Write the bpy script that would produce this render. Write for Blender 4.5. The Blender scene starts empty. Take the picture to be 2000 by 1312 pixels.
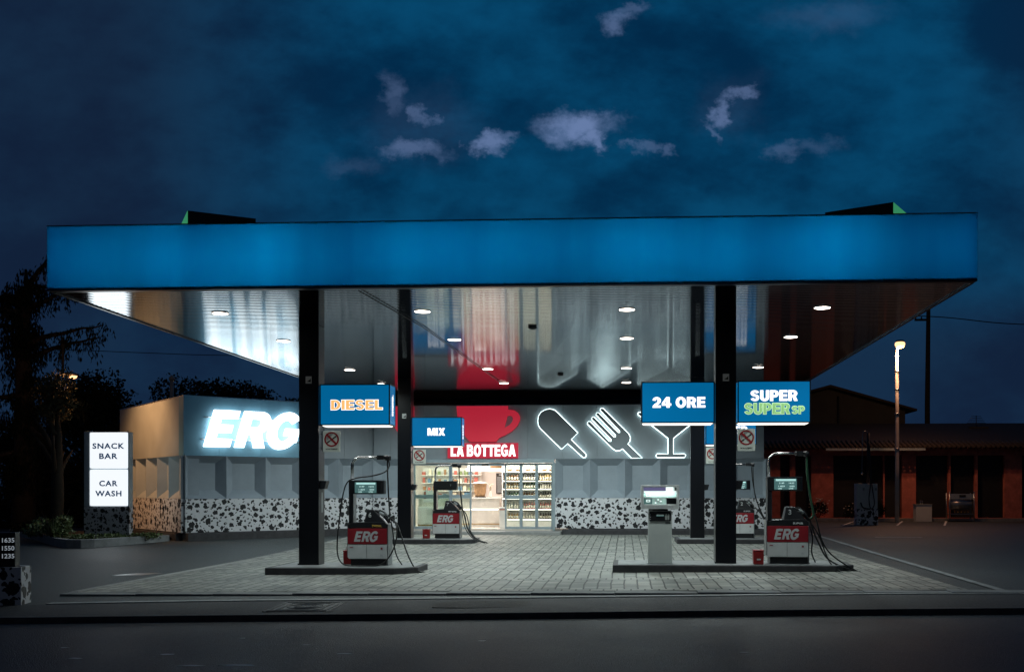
import bpy, math, random
from mathutils import Vector, Matrix
R = math.radians
random.seed(7)
scene = bpy.context.scene
col = scene.collection

# ------------------------------------------------------------------ camera
cd = bpy.data.cameras.new("Camera"); cam = bpy.data.objects.new("Camera", cd); col.objects.link(cam)
cam.location = (0, 0, 1.6); cam.rotation_euler = (R(90), 0, R(3.05))
cd.sensor_width = 36; cd.sensor_fit = 'HORIZONTAL'; cd.lens = 35.55
cd.shift_x = -0.0585; cd.shift_y = 0.1505; cd.clip_end = 2000; cd.clip_start = 0.1
scene.camera = cam
scene.view_settings.view_transform = 'Standard'; scene.view_settings.look = 'None'
scene.view_settings.exposure = 0; scene.view_settings.gamma = 1
scene.cycles.use_denoising = True
scene.cycles.max_bounces = 8; scene.cycles.diffuse_bounces = 3; scene.cycles.glossy_bounces = 5
scene.cycles.transparent_max_bounces = 16; scene.cycles.transmission_bounces = 6
scene.cycles.sample_clamp_indirect = 6.0
scene.cycles.caustics_reflective = True; scene.cycles.blur_glossy = 1.0; scene.cycles.caustics_refractive = False

# ------------------------------------------------------------------ dusk sky
def world():
    w = bpy.data.worlds.new("World"); scene.world = w; w.use_nodes = True
    nt = w.node_tree; nt.nodes.clear(); N = nt.nodes.new; K = nt.links.new
    out = N('ShaderNodeOutputWorld'); bg = N('ShaderNodeBackground'); K(bg.outputs[0], out.inputs[0])
    tc = N('ShaderNodeTexCoord'); sep = N('ShaderNodeSeparateXYZ'); K(tc.outputs['Generated'], sep.inputs[0])
    def m(op, a, b=None, c=None, clamp=False):
        n = N('ShaderNodeMath'); n.operation = op; n.use_clamp = clamp
        for i, v in enumerate((a, b, c)):
            if v is None: continue
            if isinstance(v, (int, float)): n.inputs[i].default_value = v
            else: K(v, n.inputs[i])
        return n.outputs[0]
    ay = m('MAXIMUM', m('ABSOLUTE', sep.outputs[1]), 0.08)
    u = m('DIVIDE', sep.outputs[0], ay); v = m('DIVIDE', sep.outputs[2], ay)
    comb = N('ShaderNodeCombineXYZ'); K(u, comb.inputs[0]); K(v, comb.inputs[1])
    K(m('MULTIPLY', sep.outputs[1], 0.5), comb.inputs[2])
    def noise(sc, det, ro, off=0.0, stretch=1.0):
        mp = N('ShaderNodeMapping'); mp.inputs['Location'].default_value = (off, off * .7, 0)
        mp.inputs['Scale'].default_value = (1, stretch, 1); mp.inputs['Rotation'].default_value = (0, 0, .25)
        K(comb.outputs[0], mp.inputs[0])
        n = N('ShaderNodeTexNoise'); n.inputs['Scale'].default_value = sc; n.inputs['Detail'].default_value = det
        n.inputs['Roughness'].default_value = ro; K(mp.outputs[0], n.inputs['Vector']); return n
    big = noise(4.5, 6, .55, 1.3, 1.6); fine = noise(14, 5, .6, 4.1, 1.3)
    def mixc(f, a, b):
        n = N('ShaderNodeMix'); n.data_type = 'RGBA'
        K(f, n.inputs['Factor'])
        for i, c in ((6, a), (7, b)):
            if isinstance(c, tuple): n.inputs[i].default_value = (*c, 1)
            else: K(c, n.inputs[i])
        return n.outputs[2]
    def ss(x, a, b):
        n = N('ShaderNodeMapRange'); n.interpolation_type = 'SMOOTHSTEP'
        K(x, n.inputs[0]); n.inputs[1].default_value = a; n.inputs[2].default_value = b; return n.outputs[0]
    mid = noise(10, 6, .6, 7.7, 1.5)
    cl = ss(m('ADD', m('MULTIPLY', big.outputs['Fac'], .62), m('MULTIPLY', mid.outputs['Fac'], .38)), .38, .63)
    centre = mixc(cl, (.0006, .0215, .063), (.002, .062, .150))
    edge = mixc(cl, (.0055, .0145, .040), (.0075, .024, .058))
    # the sky is brighter in the middle of the view (last of the twilight) and dull to the sides and near the horizon
    au = m('ABSOLUTE', m('ADD', u, -0.02)); side = ss(au, .24, .56)
    low = m('SUBTRACT', 1, ss(v, .13, .26))
    f = m('MAXIMUM', side, m('MULTIPLY', low, .95))
    basec = mixc(f, centre, edge)
    back = ss(m('MULTIPLY', sep.outputs[1], -1), -.15, .35)
    basec = mixc(back, basec, (.013, .0165, .025))
    # ragged gaps in the cloud where the paler sky shows through
    gaps = [(-.050, .362, .037, .014, 1.0), (-.066, .352, .020, .010, .6), (-.146, .348, .017, .010, .8), (-.130, .353, .014, .006, .4), (-.208, .337, .028, .010, .5),
            (-.196, .374, .010, .011, .4), (-.230, .400, .016, .018, .30), (-.222, .384, .016, .016, .22), (.104, .372, .011, .014, .62), (.118, .388, .016, .008, .5),
            (.093, .352, .006, .012, .35), (-.003, .463, .018, .010, .5), (.012, .470, .014, .006, .3), (.014, .339, .012, .006, .3), (.030, .335, .008, .006, .3), (.158, .335, .016, .008, .25),
            (.20, .46, .05, .016, .10), (-.205, .365, .055, .04, .06), (.11, .376, .035, .03, .06), (-.032, .352, .018, .011, .95), (-.022, .344, .009, .009, .8), (.19, .335, .02, .008, .15), (-.27, .325, .03, .010, .10)]
    nv = m('MULTIPLY', m('SUBTRACT', fine.outputs['Fac'], .5), 1.0)
    sepc = N('ShaderNodeSeparateXYZ'); K(fine.outputs['Color'], sepc.inputs[0])
    fine2 = noise(38, 5, .68, 9.7, 1.2); sep2 = N('ShaderNodeSeparateXYZ'); K(fine2.outputs['Color'], sep2.inputs[0])
    uu = m('ADD', m('ADD', u, m('MULTIPLY', m('SUBTRACT', sepc.outputs[0], .5), .085)), m('MULTIPLY', m('SUBTRACT', sep2.outputs[0], .5), .045))
    vv = m('ADD', m('ADD', v, m('MULTIPLY', m('SUBTRACT', sepc.outputs[1], .5), .05)), m('MULTIPLY', m('SUBTRACT', sep2.outputs[1], .5), .03))
    tot = None
    for (cu, cv, rx, ry, k) in gaps:
        du = m('DIVIDE', m('SUBTRACT', uu, cu), rx); dv = m('DIVIDE', m('SUBTRACT', vv, cv), ry)
        d = m('SQRT', m('ADD', m('MULTIPLY', du, du), m('MULTIPLY', dv, dv)))
        g = m('MULTIPLY', m('POWER', m('SUBTRACT', 1, ss(d, .22, 1.6)), 1.25), k)
        tot = g if tot is None else m('MAXIMUM', tot, g)
    tot = m('MULTIPLY', tot, ss(sep.outputs[1], 0, .1))
    c2 = mixc(tot, basec, (.130, .200, .385))
    # a little of the low dusk sky texture, sun just under the horizon behind the shop
    sky = N('ShaderNodeTexSky'); sky.sky_type = 'NISHITA'; sky.sun_disc = False
    sky.sun_elevation = R(-6); sky.sun_rotation = R(0); sky.altitude = 100
    addn = N('ShaderNodeMix'); addn.data_type = 'RGBA'; addn.blend_type = 'ADD'; addn.inputs['Factor'].default_value = .01
    K(c2, addn.inputs[6]); K(sky.outputs[0], addn.inputs[7])
    K(addn.outputs[2], bg.inputs[0]); bg.inputs[1].default_value = 1.0
world()

# ------------------------------------------------------------------ materials
MAT = {}
def nodes(name):
    m = bpy.data.materials.new(name); m.use_nodes = True; nt = m.node_tree
    b = nt.nodes['Principled BSDF']; MAT[name] = m
    return m, nt, b
def tex(nt, kind, scale, coord='Object', **kw):
    tc = nt.nodes.new('ShaderNodeTexCoord'); n = nt.nodes.new(kind); n.inputs['Scale'].default_value = scale
    if coord == 'World':
        g = nt.nodes.new('ShaderNodeNewGeometry'); nt.links.new(g.outputs['Position'], n.inputs['Vector'])
    else: nt.links.new(tc.outputs[coord], n.inputs['Vector'])
    for k, v in kw.items(): n.inputs[k].default_value = v
    return n
def ramp(nt, src, stops):
    r = nt.nodes.new('ShaderNodeValToRGB'); el = r.color_ramp.elements
    while len(el) > 1: el.remove(el[-1])
    el[0].position = stops[0][0]; el[0].color = (*stops[0][1], 1)
    for p, c in stops[1:]:
        e = el.new(p); e.color = (*c, 1)
    nt.links.new(src, r.inputs[0]); return r.outputs[0]
def mat(name, c, rough=.5, metal=0., var=.15, vscale=3., bump=0., bscale=60., spec=.5, coat=0., world=False):
    m, nt, b = nodes(name)
    b.inputs['Roughness'].default_value = rough; b.inputs['Metallic'].default_value = metal
    b.inputs['Specular IOR Level'].default_value = spec
    if coat: b.inputs['Coat Weight'].default_value = coat; b.inputs['Coat Roughness'].default_value = .08
    if var:
        n = tex(nt, 'ShaderNodeTexNoise', vscale, 'World' if world else 'Object', Detail=6., Roughness=.65)
        lo = tuple(x * (1 - var) for x in c); hi = tuple(min(1, x * (1 + var)) for x in c)
        nt.links.new(ramp(nt, n.outputs['Fac'], [(.3, lo), (.7, hi)]), b.inputs['Base Color'])
        mr = nt.nodes.new('ShaderNodeMapRange'); nt.links.new(n.outputs['Fac'], mr.inputs[0])
        mr.inputs[3].default_value = max(0, rough - .08); mr.inputs[4].default_value = min(1, rough + .1)
        nt.links.new(mr.outputs[0], b.inputs['Roughness'])
    else: b.inputs['Base Color'].default_value = (*c, 1)
    if bump:
        n2 = tex(nt, 'ShaderNodeTexNoise', bscale, 'Object', Detail=4.)
        bp = nt.nodes.new('ShaderNodeBump'); bp.inputs['Strength'].default_value = bump; bp.inputs['Distance'].default_value = .01
        nt.links.new(n2.outputs['Fac'], bp.inputs['Height']); nt.links.new(bp.outputs[0], b.inputs['Normal'])
    return m
def emit(name, c, s, rough=.25, base=None):
    m, nt, b = nodes(name)
    b.inputs['Base Color'].default_value = (*(base or tuple(x * .5 for x in c)), 1); b.inputs['Roughness'].default_value = rough
    b.inputs['Emission Color'].default_value = (*c, 1); b.inputs['Emission Strength'].default_value = s
    return m

mat('black_paint', (.006, .007, .010), .28, var=0, spec=.35)
mat('black_plastic', (.014, .015, .018), .35, var=.2)
mat('rubber', (.008, .009, .009), .45, var=.2)
mat('green_rubber', (.02, .07, .035), .4)
mat('dark_metal', (.03, .032, .036), .4, .6)
mat('chrome', (.55, .57, .58), .18, 1., var=0)
mat('steel', (.30, .32, .34), .32, .9, var=.2)
mat('alu_frame', (.36, .44, .48), .4, .35, var=.12)
mat('pole_paint', (.55, .55, .52), .6, var=.15)
mat('white_paint', (.68, .70, .70), .38, var=.08, vscale=5)
mat('offwhite', (.62, .66, .64), .45, var=.06)
mat('red_paint', (.30, .016, .026), .35, var=.1)
mat('red_can', (.30, .012, .014), .4, var=.25, vscale=9)
mat('wall_grey', (.31, .365, .415), .55, var=.10, vscale=1.6, bump=.05, bscale=25)
mat('fascia_grey', (.30, .345, .38), .42, var=.10, vscale=1.2)
mat('fascia_bluelit', (.15, .32, .42), .45, var=.10, vscale=1.2)  # grey fascia with the blue light falling on it put into the colour
mat('kerb_dark', (.045, .045, .05), .7, var=.35, vscale=6, bump=.3)
mat('kerb_road', (.075, .075, .08), .75, var=.4, vscale=5, bump=.4)
mat('concrete', (.27, .275, .27), .8, var=.22, vscale=4, bump=.25)
mat('concrete_pale', (.48, .49, .48), .75, var=.25, vscale=4)
mat('kerb_stone', (.22, .23, .235), .75, var=.3, vscale=3, bump=.25)
mat('island_top', (.20, .215, .22), .6, var=.3, vscale=5, bump=.2)
mat('soil', (.03, .022, .015), .95, var=.5, vscale=20, bump=.8)
mat('interior_wall', (.74, .67, .62), .6, var=.05)
mat('interior_floor', (.62, .56, .50), .25, var=.08)
mat('shelf_white', (.78, .75, .70), .4, var=.04)
mat('wood', (.36, .20, .09), .5, var=.3, vscale=14)
mat('board_black', (.03, .022, .02), .6)
mat('red_brick_paint', (.46, .135, .105), .8, var=.35, vscale=2.5, bump=.3)
mat('dark_void', (.010, .010, .011), .6)
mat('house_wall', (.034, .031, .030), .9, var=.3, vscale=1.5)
mat('tiles', (.020, .012, .010), .85, var=.4, vscale=5)
mat('bark', (.03, .022, .016), .95, var=.4, vscale=8)
mat('leaf_dark', (.018, .023, .012), .9, spec=.15, var=.6, vscale=1.4)
mat('leaf_mid', (.08, .07, .04), .9, var=.5, vscale=3, spec=.1)
mat('needle', (.010, .014, .010), .95, spec=.1, var=.5, vscale=1.6)
mat('leaf_shrub', (.11, .15, .055), .5, var=.55, vscale=5)
mat('flower_white', (.6, .55, .5), .6)
mat('grate', (.035, .036, .04), .55, .3, var=.4, vscale=20)
mat('road_paint', (.55, .57, .57), .6, var=.3, vscale=15)
mat('brass', (.5, .3, .1), .3, .9)
mat('plastic_grey', (.25, .28, .29), .45)
mat('roof_gravel', (.1, .1, .1), .9)
mat('letter_grey', (.58, .60, .62), .35, var=.05)
mat('letter_orange', (.60, .36, .06), .4)
mat('ink', (.02, .02, .02), .6)
mat('ring_red', (.30, .012, .018), .5)
mat('sign_panel', (.62, .66, .60), .45, var=.05)
mat('smoke_grey', (.35, .38, .36), .6)

emit('sign_blue', (0.0, .115, .285), 1.0)
emit('sign_white', (1.0, .97, .96), 1.35)
emit('sign_orange', (1.0, .52, .17), 1.0)
emit('sign_green', (.25, .50, .20), 1.0)
emit('tube_light', (1.0, .95, .86), 1.6)
emit('sign_green_edge', (.55, .85, .42), 1.0)
emit('erg_white', (.86, .97, 1.0), 3.0)
emit('neon', (.80, 1.0, .98), 4.5)
emit('red_box', (.40, .020, .040), 1.0)
emit('cup_red', (.36, .012, .030), 1.0, rough=.5, base=(.4, .02, .03))
emit('pylon_white', (.92, .96, 1.0), 1.0)
emit('pylon_ink', (.02, .10, .24), .35)
emit('lens', (1.0, .86, .74), 14.0)
emit('lens_orange', (1.0, .56, .27), 1.9)
emit('warm_panel', (1.0, .86, .70), 4.0)
emit('roof_green', (.03, .22, .09), 1.0)
emit('screen', (.12, .26, .26), .40)
emit('screen_top', (.45, .75, .72), .85)
emit('digit', (.55, .8, .78), 1.0)
emit('terminal_glow', (.50, .75, .68), .45)
emit('terminal_bright', (.85, 1.0, .95), 1.2)
emit('terminal_teal', (.10, .20, .19), .55)
emit('terminal_lilac', (.16, .15, .30), .6)
emit('price_digit', (.35, .40, .45), .6)
emit('warm_strip', (1.0, .92, .80), 3.0)

def spotted(name, scale, dark=(.010, .011, .014), light=(.74, .75, .78)):
    m, nt, b = nodes(name); K = nt.links.new
    tc = nt.nodes.new('ShaderNodeTexCoord')
    sp0 = nt.nodes.new('ShaderNodeSeparateXYZ'); K(tc.outputs['Object'], sp0.inputs[0])
    ad = nt.nodes.new('ShaderNodeMath'); K(sp0.outputs[0], ad.inputs[0]); K(sp0.outputs[1], ad.inputs[1])
    cb = nt.nodes.new('ShaderNodeCombineXYZ'); K(ad.outputs[0], cb.inputs[0]); K(sp0.outputs[2], cb.inputs[1])
    nz = nt.nodes.new('ShaderNodeTexNoise'); nz.noise_dimensions = '2D'; nz.inputs['Scale'].default_value = scale * 3.1; nz.inputs['Detail'].default_value = 1.
    K(cb.outputs[0], nz.inputs['Vector'])
    va = nt.nodes.new('ShaderNodeVectorMath'); va.operation = 'MULTIPLY_ADD'
    K(nz.outputs['Color'], va.inputs[0]); va.inputs[1].default_value = (.34 / scale,) * 3; K(cb.outputs[0], va.inputs[2])
    masks = []
    for sc, lo, hi, off in ((scale, .15, .375, 2.7), (scale * 2.1, .09, .33, 5.3)):
        mp = nt.nodes.new('ShaderNodeVectorMath'); mp.operation = 'ADD'; mp.inputs[1].default_value = (off, off, off)
        K(va.outputs[0], mp.inputs[0])
        vo = nt.nodes.new('ShaderNodeTexVoronoi'); vo.voronoi_dimensions = '2D'; vo.inputs['Scale'].default_value = sc; vo.inputs['Randomness'].default_value = .9
        K(mp.outputs[0], vo.inputs['Vector'])
        mr = nt.nodes.new('ShaderNodeMapRange'); mr.inputs[3].default_value = lo; mr.inputs[4].default_value = hi
        sp = nt.nodes.new('ShaderNodeSeparateXYZ'); K(vo.outputs['Color'], sp.inputs[0]); K(sp.outputs[0], mr.inputs[0])
        lt = nt.nodes.new('ShaderNodeMath'); lt.operation = 'LESS_THAN'; K(vo.outputs['Distance'], lt.inputs[0]); K(mr.outputs[0], lt.inputs[1])
        masks.append(lt.outputs[0])
    mx = nt.nodes.new('ShaderNodeMath'); mx.operation = 'MAXIMUM'; K(masks[0], mx.inputs[0]); K(masks[1], mx.inputs[1])
    n2 = nt.nodes.new('ShaderNodeTexNoise'); n2.inputs['Scale'].default_value = 2.; K(tc.outputs['Object'], n2.inputs['Vector'])
    lc = ramp(nt, n2.outputs['Fac'], [(.3, tuple(x * .9 for x in light)), (.7, light)])
    mi = nt.nodes.new('ShaderNodeMix'); mi.data_type = 'RGBA'; K(mx.outputs[0], mi.inputs['Factor']); K(lc, mi.inputs[6]); mi.inputs[7].default_value = (*dark, 1)
    K(mi.outputs[2], b.inputs['Base Color']); b.inputs['Roughness'].default_value = .45
    return m
spotted('spots', 3.8)
spotted('spots_small', 5.0, light=(.40, .42, .46))

def asphalt(name, c, glint=.0, rough=.75, wet=.0):
    m, nt, b = nodes(name); K = nt.links.new
    n1 = tex(nt, 'ShaderNodeTexNoise', .55, 'World', Detail=10., Roughness=.82)
    n2 = tex(nt, 'ShaderNodeTexNoise', 26, 'World', Detail=6., Roughness=.85)
    n3 = tex(nt, 'ShaderNodeTexVoronoi', 70, 'World')
    a = ramp(nt, n1.outputs['Fac'], [(.3, tuple(x * .6 for x in c)), (.55, c), (.75, tuple(x * 1.45 for x in c))])
    g = ramp(nt, n2.outputs['Fac'], [(.35, (.45,) * 3), (.56, (1.2,) * 3), (.66, (3.4,) * 3)])
    mi = nt.nodes.new('ShaderNodeMix'); mi.data_type = 'RGBA'; mi.blend_type = 'MULTIPLY'; mi.inputs['Factor'].default_value = 1
    K(a, mi.inputs[6]); K(g, mi.inputs[7]); K(mi.outputs[2], b.inputs['Base Color'])
    bp = nt.nodes.new('ShaderNodeBump'); bp.inputs['Strength'].default_value = .8; bp.inputs['Distance'].default_value = .008
    K(n3.outputs['Distance'], bp.inputs['Height']); K(bp.outputs[0], b.inputs['Normal'])
    mr = nt.nodes.new('ShaderNodeMapRange'); K(n1.outputs['Fac'], mr.inputs[0]); mr.inputs[3].default_value = rough - .18; mr.inputs[4].default_value = rough + .12
    K(mr.outputs[0], b.inputs['Roughness'])
    return m
asphalt('asphalt_road', (.030, .033, .043), rough=.58)
asphalt('asphalt_yard', (.044, .054, .056), rough=.62)
asphalt('asphalt_walk', (.040, .041, .046), rough=.75)

asphalt('asphalt_patch', (.075, .07, .066), rough=.85)
def pavers():
    m, nt, b = nodes('pavers'); K = nt.links.new
    g = nt.nodes.new('ShaderNodeNewGeometry')
    nw = nt.nodes.new('ShaderNodeTexNoise'); nw.inputs['Scale'].default_value = 1.1; K(g.outputs['Position'], nw.inputs['Vector'])
    va = nt.nodes.new('ShaderNodeVectorMath'); va.operation = 'MULTIPLY_ADD'; K(nw.outputs['Color'], va.inputs[0]); va.inputs[1].default_value = (.05, .05, 0); K(g.outputs['Position'], va.inputs[2])
    br = nt.nodes.new('ShaderNodeTexBrick'); K(va.outputs[0], br.inputs['Vector'])
    br.offset = .5; br.offset_frequency = 9; br.inputs['Scale'].default_value = 1; br.inputs['Brick Width'].default_value = .22; br.inputs['Row Height'].default_value = .22
    br.inputs['Mortar Size'].default_value = .015; br.inputs['Mortar Smooth'].default_value = .3; br.inputs['Bias'].default_value = 0
    br.inputs['Color1'].default_value = (.175, .190, .180, 1); br.inputs['Color2'].default_value = (.33, .335, .305, 1); br.inputs['Mortar'].default_value = (.008, .009, .009, 1)
    n1 = tex(nt, 'ShaderNodeTexNoise', .5, 'World', Detail=8., Roughness=.7)
    st = ramp(nt, n1.outputs['Fac'], [(.28, (.55, .56, .56)), (.5, (1, 1, 1)), (.75, (1.2, 1.19, 1.14))])
    n4 = nt.nodes.new('ShaderNodeTexNoise'); n4.inputs['Scale'].default_value = 1.; n4.inputs['Detail'].default_value = 3
    mp = nt.nodes.new('ShaderNodeMapping'); mp.inputs['Scale'].default_value = (.12, 3.2, 1); K(g.outputs['Position'], mp.inputs[0]); K(mp.outputs[0], n4.inputs['Vector'])
    s4 = ramp(nt, n4.outputs['Fac'], [(.35, (.78, .8, .8)), (.65, (1.15, 1.13, 1.1))])
    mi = nt.nodes.new('ShaderNodeMix'); mi.data_type = 'RGBA'; mi.blend_type = 'MULTIPLY'; mi.inputs['Factor'].default_value = 1
    K(br.outputs[0], mi.inputs[6]); K(st, mi.inputs[7])
    mj = nt.nodes.new('ShaderNodeMix'); mj.data_type = 'RGBA'; mj.blend_type = 'MULTIPLY'; mj.inputs['Factor'].default_value = 1
    K(mi.outputs[2], mj.inputs[6]); K(s4, mj.inputs[7]); K(mj.outputs[2], b.inputs['Base Color'])
    bp = nt.nodes.new('ShaderNodeBump'); bp.invert = True; bp.inputs['Strength'].default_value = .7; bp.inputs['Distance'].default_value = .012
    K(br.outputs['Fac'], bp.inputs['Height']); K(bp.outputs[0], b.inputs['Normal'])
    b.inputs['Roughness'].default_value = .6
pavers()

def ceiling_metal():
    m, nt, b = nodes('ceiling_metal'); K = nt.links.new
    b.inputs['Metallic'].default_value = 1; b.inputs['Base Color'].default_value = (.30, .34, .38, 1); b.inputs['Roughness'].default_value = .075
    n = nt.nodes.new('ShaderNodeTexNoise'); n.inputs['Scale'].default_value = .8; n.inputs['Detail'].default_value = 4
    tc = nt.nodes.new('ShaderNodeTexCoord'); K(tc.outputs['Object'], n.inputs['Vector'])
    mr = nt.nodes.new('ShaderNodeMapRange'); K(n.outputs['Fac'], mr.inputs[0]); mr.inputs[3].default_value = .03; mr.inputs[4].default_value = .07
    K(mr.outputs[0], b.inputs['Roughness'])
ceiling_metal()

def fascia_acrylic():
    m, nt, b = nodes('fascia_acrylic'); K = nt.links.new; nt.nodes.remove(b)
    out = nt.nodes['Material Output']
    tr = nt.nodes.new('ShaderNodeBsdfTranslucent'); gl = nt.nodes.new('ShaderNodeBsdfGlossy'); gl.inputs['Roughness'].default_value = .3
    gl.inputs['Color'].default_value = (.5, .5, .5, 1)
    n = nt.nodes.new('ShaderNodeTexNoise'); n.inputs['Scale'].default_value = 1.; n.inputs['Detail'].default_value = 4
    tc = nt.nodes.new('ShaderNodeTexCoord'); mp = nt.nodes.new('ShaderNodeMapping'); mp.inputs['Scale'].default_value = (.8, 1, .10)
    K(tc.outputs['Object'], mp.inputs[0]); K(mp.outputs[0], n.inputs['Vector'])
    K(ramp(nt, n.outputs['Fac'], [(.28, (0, .22, .37)), (.5, (0, .285, .455)), (.72, (0, .35, .54))]), tr.inputs['Color'])
    mx = nt.nodes.new('ShaderNodeMixShader'); mx.inputs[0].default_value = .03
    K(tr.outputs[0], mx.inputs[1]); K(gl.outputs[0], mx.inputs[2]); K(mx.outputs[0], out.inputs[0])
fascia_acrylic()

def thin_glass(name, tint, refl):
    m, nt, b = nodes(name); nt.nodes.remove(b); K = nt.links.new; out = nt.nodes['Material Output']
    t = nt.nodes.new('ShaderNodeBsdfTransparent'); t.inputs[0].default_value = (*tint, 1)
    g = nt.nodes.new('ShaderNodeBsdfGlossy'); g.inputs['Roughness'].default_value = .02
    f = nt.nodes.new('ShaderNodeFresnel'); f.inputs[0].default_value = 1.45
    mx = nt.nodes.new('ShaderNodeMixShader'); K(f.outputs[0], mx.inputs[0]); K(t.outputs[0], mx.inputs[1]); K(g.outputs[0], mx.inputs[2]); K(mx.outputs[0], out.inputs[0])
thin_glass('pane_glass', (.90, .96, .94), .05)

for nm, c in (('bottle_amber', (.16, .06, .012)), ('bottle_green', (.02, .06, .018)), ('bottle_dark', (.018, .012, .012)), ('bottle_clear', (.45, .40, .34)), ('bottle_pink', (.48, .16, .13)), ('bottle_gold', (.45, .27, .10))):
    mat(nm, c, .12, var=0)
mat('label_cream', (.72, .64, .52), .6, var=.1, vscale=30)
mat('pack_red', (.42, .10, .07), .5); mat('pack_blue', (.12, .20, .28), .5); mat('pack_green', (.20, .24, .10), .5); mat('pack_cream', (.7, .6, .45), .5); mat('pack_brown', (.3, .14, .06), .5)

# ------------------------------------------------------------------ mesh helpers
class MB:
    def __init__(s): s.v = []; s.f = []; s.sm = []
    def add(s, vs, fs, smooth=False):
        o = len(s.v); s.v += [tuple(p) for p in vs]; s.f += [tuple(i + o for i in f) for f in fs]; s.sm += [smooth] * len(fs); return s
    def box(s, x0, x1, y0, y1, z0, z1, taper=0, xf=None):
        t = taper
        vs = [(x0, y0, z0), (x1, y0, z0), (x1, y1, z0), (x0, y1, z0), (x0 + t, y0 + t, z1), (x1 - t, y0 + t, z1), (x1 - t, y1 - t, z1), (x0 + t, y1 - t, z1)]
        if xf: vs = [xf(*p) for p in vs]
        return s.add(vs, [(0, 3, 2, 1), (4, 5, 6, 7), (0, 1, 5, 4), (1, 2, 6, 5), (2, 3, 7, 6), (3, 0, 4, 7)])
    def cyl(s, p0, p1, r0, r1=None, n=12, caps=True):
        return s.tube([p0, p1], [r0, r0 if r1 is None else r1], n, caps)
    def tube(s, pts, rad, n=8, caps=True):
        pts = [Vector(p) for p in pts]; k = len(pts)
        if not hasattr(rad, '__len__'): rad = [rad] * k
        vs = []; fs = []; prev = None
        for i, p in enumerate(pts):
            t = (pts[min(i + 1, k - 1)] - pts[max(i - 1, 0)]).normalized()
            if prev is None:
                a = Vector((0, 0, 1)) if abs(t.z) < .9 else Vector((1, 0, 0)); nrm = t.cross(a).normalized()
            else:
                nrm = (prev - t * prev.dot(t)); nrm = nrm.normalized() if nrm.length > 1e-6 else t.orthogonal().normalized()
            prev = nrm; bn = t.cross(nrm)
            for j in range(n):
                a = 2 * math.pi * j / n; vs.append(p + (nrm * math.cos(a) + bn * math.sin(a)) * rad[i])
        for i in range(k - 1):
            for j in range(n):
                a = i * n + j; b = i * n + (j + 1) % n; fs.append((a, b, b + n, a + n))
        if caps: fs.append(tuple(range(n - 1, -1, -1))); fs.append(tuple((k - 1) * n + j for j in range(n)))
        return s.add(vs, fs, True)
    def lathe(s, prof, n=12, at=(0, 0, 0)):
        vs = []; fs = []; k = len(prof)
        for r, z in prof:
            for j in range(n):
                a = 2 * math.pi * j / n; vs.append((at[0] + r * math.cos(a), at[1] + r * math.sin(a), at[2] + z))
        for i in range(k - 1):
            for j in range(n):
                a = i * n + j; b = i * n + (j + 1) % n; fs.append((a, b, b + n, a + n))
        fs.append(tuple(range(n - 1, -1, -1))); fs.append(tuple((k - 1) * n + j for j in range(n)))
        return s.add(vs, fs, True)
    def prism(s, poly, y0, y1):          # polygon in x,z pushed along y
        n = len(poly); vs = [(x, y0, z) for x, z in poly] + [(x, y1, z) for x, z in poly]
        fs = [tuple(range(n)), tuple(range(2 * n - 1, n - 1, -1))]
        for i in range(n): j = (i + 1) % n; fs.append((i, i + n, j + n, j))
        return s.add(vs, fs)
    def slab(s, poly, z0, z1):           # polygon in x,y raised in z
        n = len(poly); vs = [(x, y, z0) for x, y in poly] + [(x, y, z1) for x, y in poly]
        fs = [tuple(range(n - 1, -1, -1)), tuple(range(n, 2 * n))]
        for i in range(n): j = (i + 1) % n; fs.append((i, j, j + n, i + n))
        return s.add(vs, fs)
    def mesh(s, name, m):
        me = bpy.data.meshes.new(name); me.from_pydata(s.v, [], s.f)
        me.polygons.foreach_set('use_smooth', s.sm); me.materials.append(MAT[m]); me.update(); return me
    def build(s, name, m, parent=None, bevel=0, label=None, smooth_angle=True):
        o = bpy.data.objects.new(name, s.mesh(name, m)); col.objects.link(o)
        if parent: o.parent = parent
        if bevel:
            b = o.modifiers.new('bevel', 'BEVEL'); b.width = bevel; b.segments = 2; b.limit_method = 'ANGLE'; b.angle_limit = R(40)
        if label: o['label'] = label
        return o
def link_mesh(name, me, parent=None, loc=(0, 0, 0), rz=0):
    o = bpy.data.objects.new(name, me); col.objects.link(o); o.location = loc; o.rotation_euler = (0, 0, rz)
    if parent: o.parent = parent
    return o
def tag(o, label, cat, group=None):
    o['label'] = label; o['category'] = cat
    if group: o['group'] = group
    return o
def thing(name, label, cat, loc=(0, 0, 0), rz=0, group=None):
    o = bpy.data.objects.new(name, None); col.objects.link(o); o.location = loc; o.rotation_euler = (0, 0, rz); o.empty_display_size = .2
    return tag(o, label, cat, group)
def struct(o, kind='structure'): o['kind'] = kind; return o
def dup(root, loc=None, rz=None):
    r = root.copy(); col.objects.link(r)
    if loc is not None: r.location = loc
    if rz is not None: r.rotation_euler = (0, 0, rz)
    for ch in list(root.children):
        c = ch.copy(); col.objects.link(c); c.parent = r
        for g in list(ch.children):
            d = g.copy(); col.objects.link(d); d.parent = c
    return r
def _curve_to_mesh(cu, name, m):
    ob = bpy.data.objects.new('tmp', cu); col.objects.link(ob); bpy.context.view_layer.update()
    me = bpy.data.meshes.new_from_object(ob.evaluated_get(bpy.context.evaluated_depsgraph_get()))
    bpy.data.objects.remove(ob); bpy.data.curves.remove(cu)
    me.name = name; me.materials.clear(); me.materials.append(MAT[m]); return me
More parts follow.
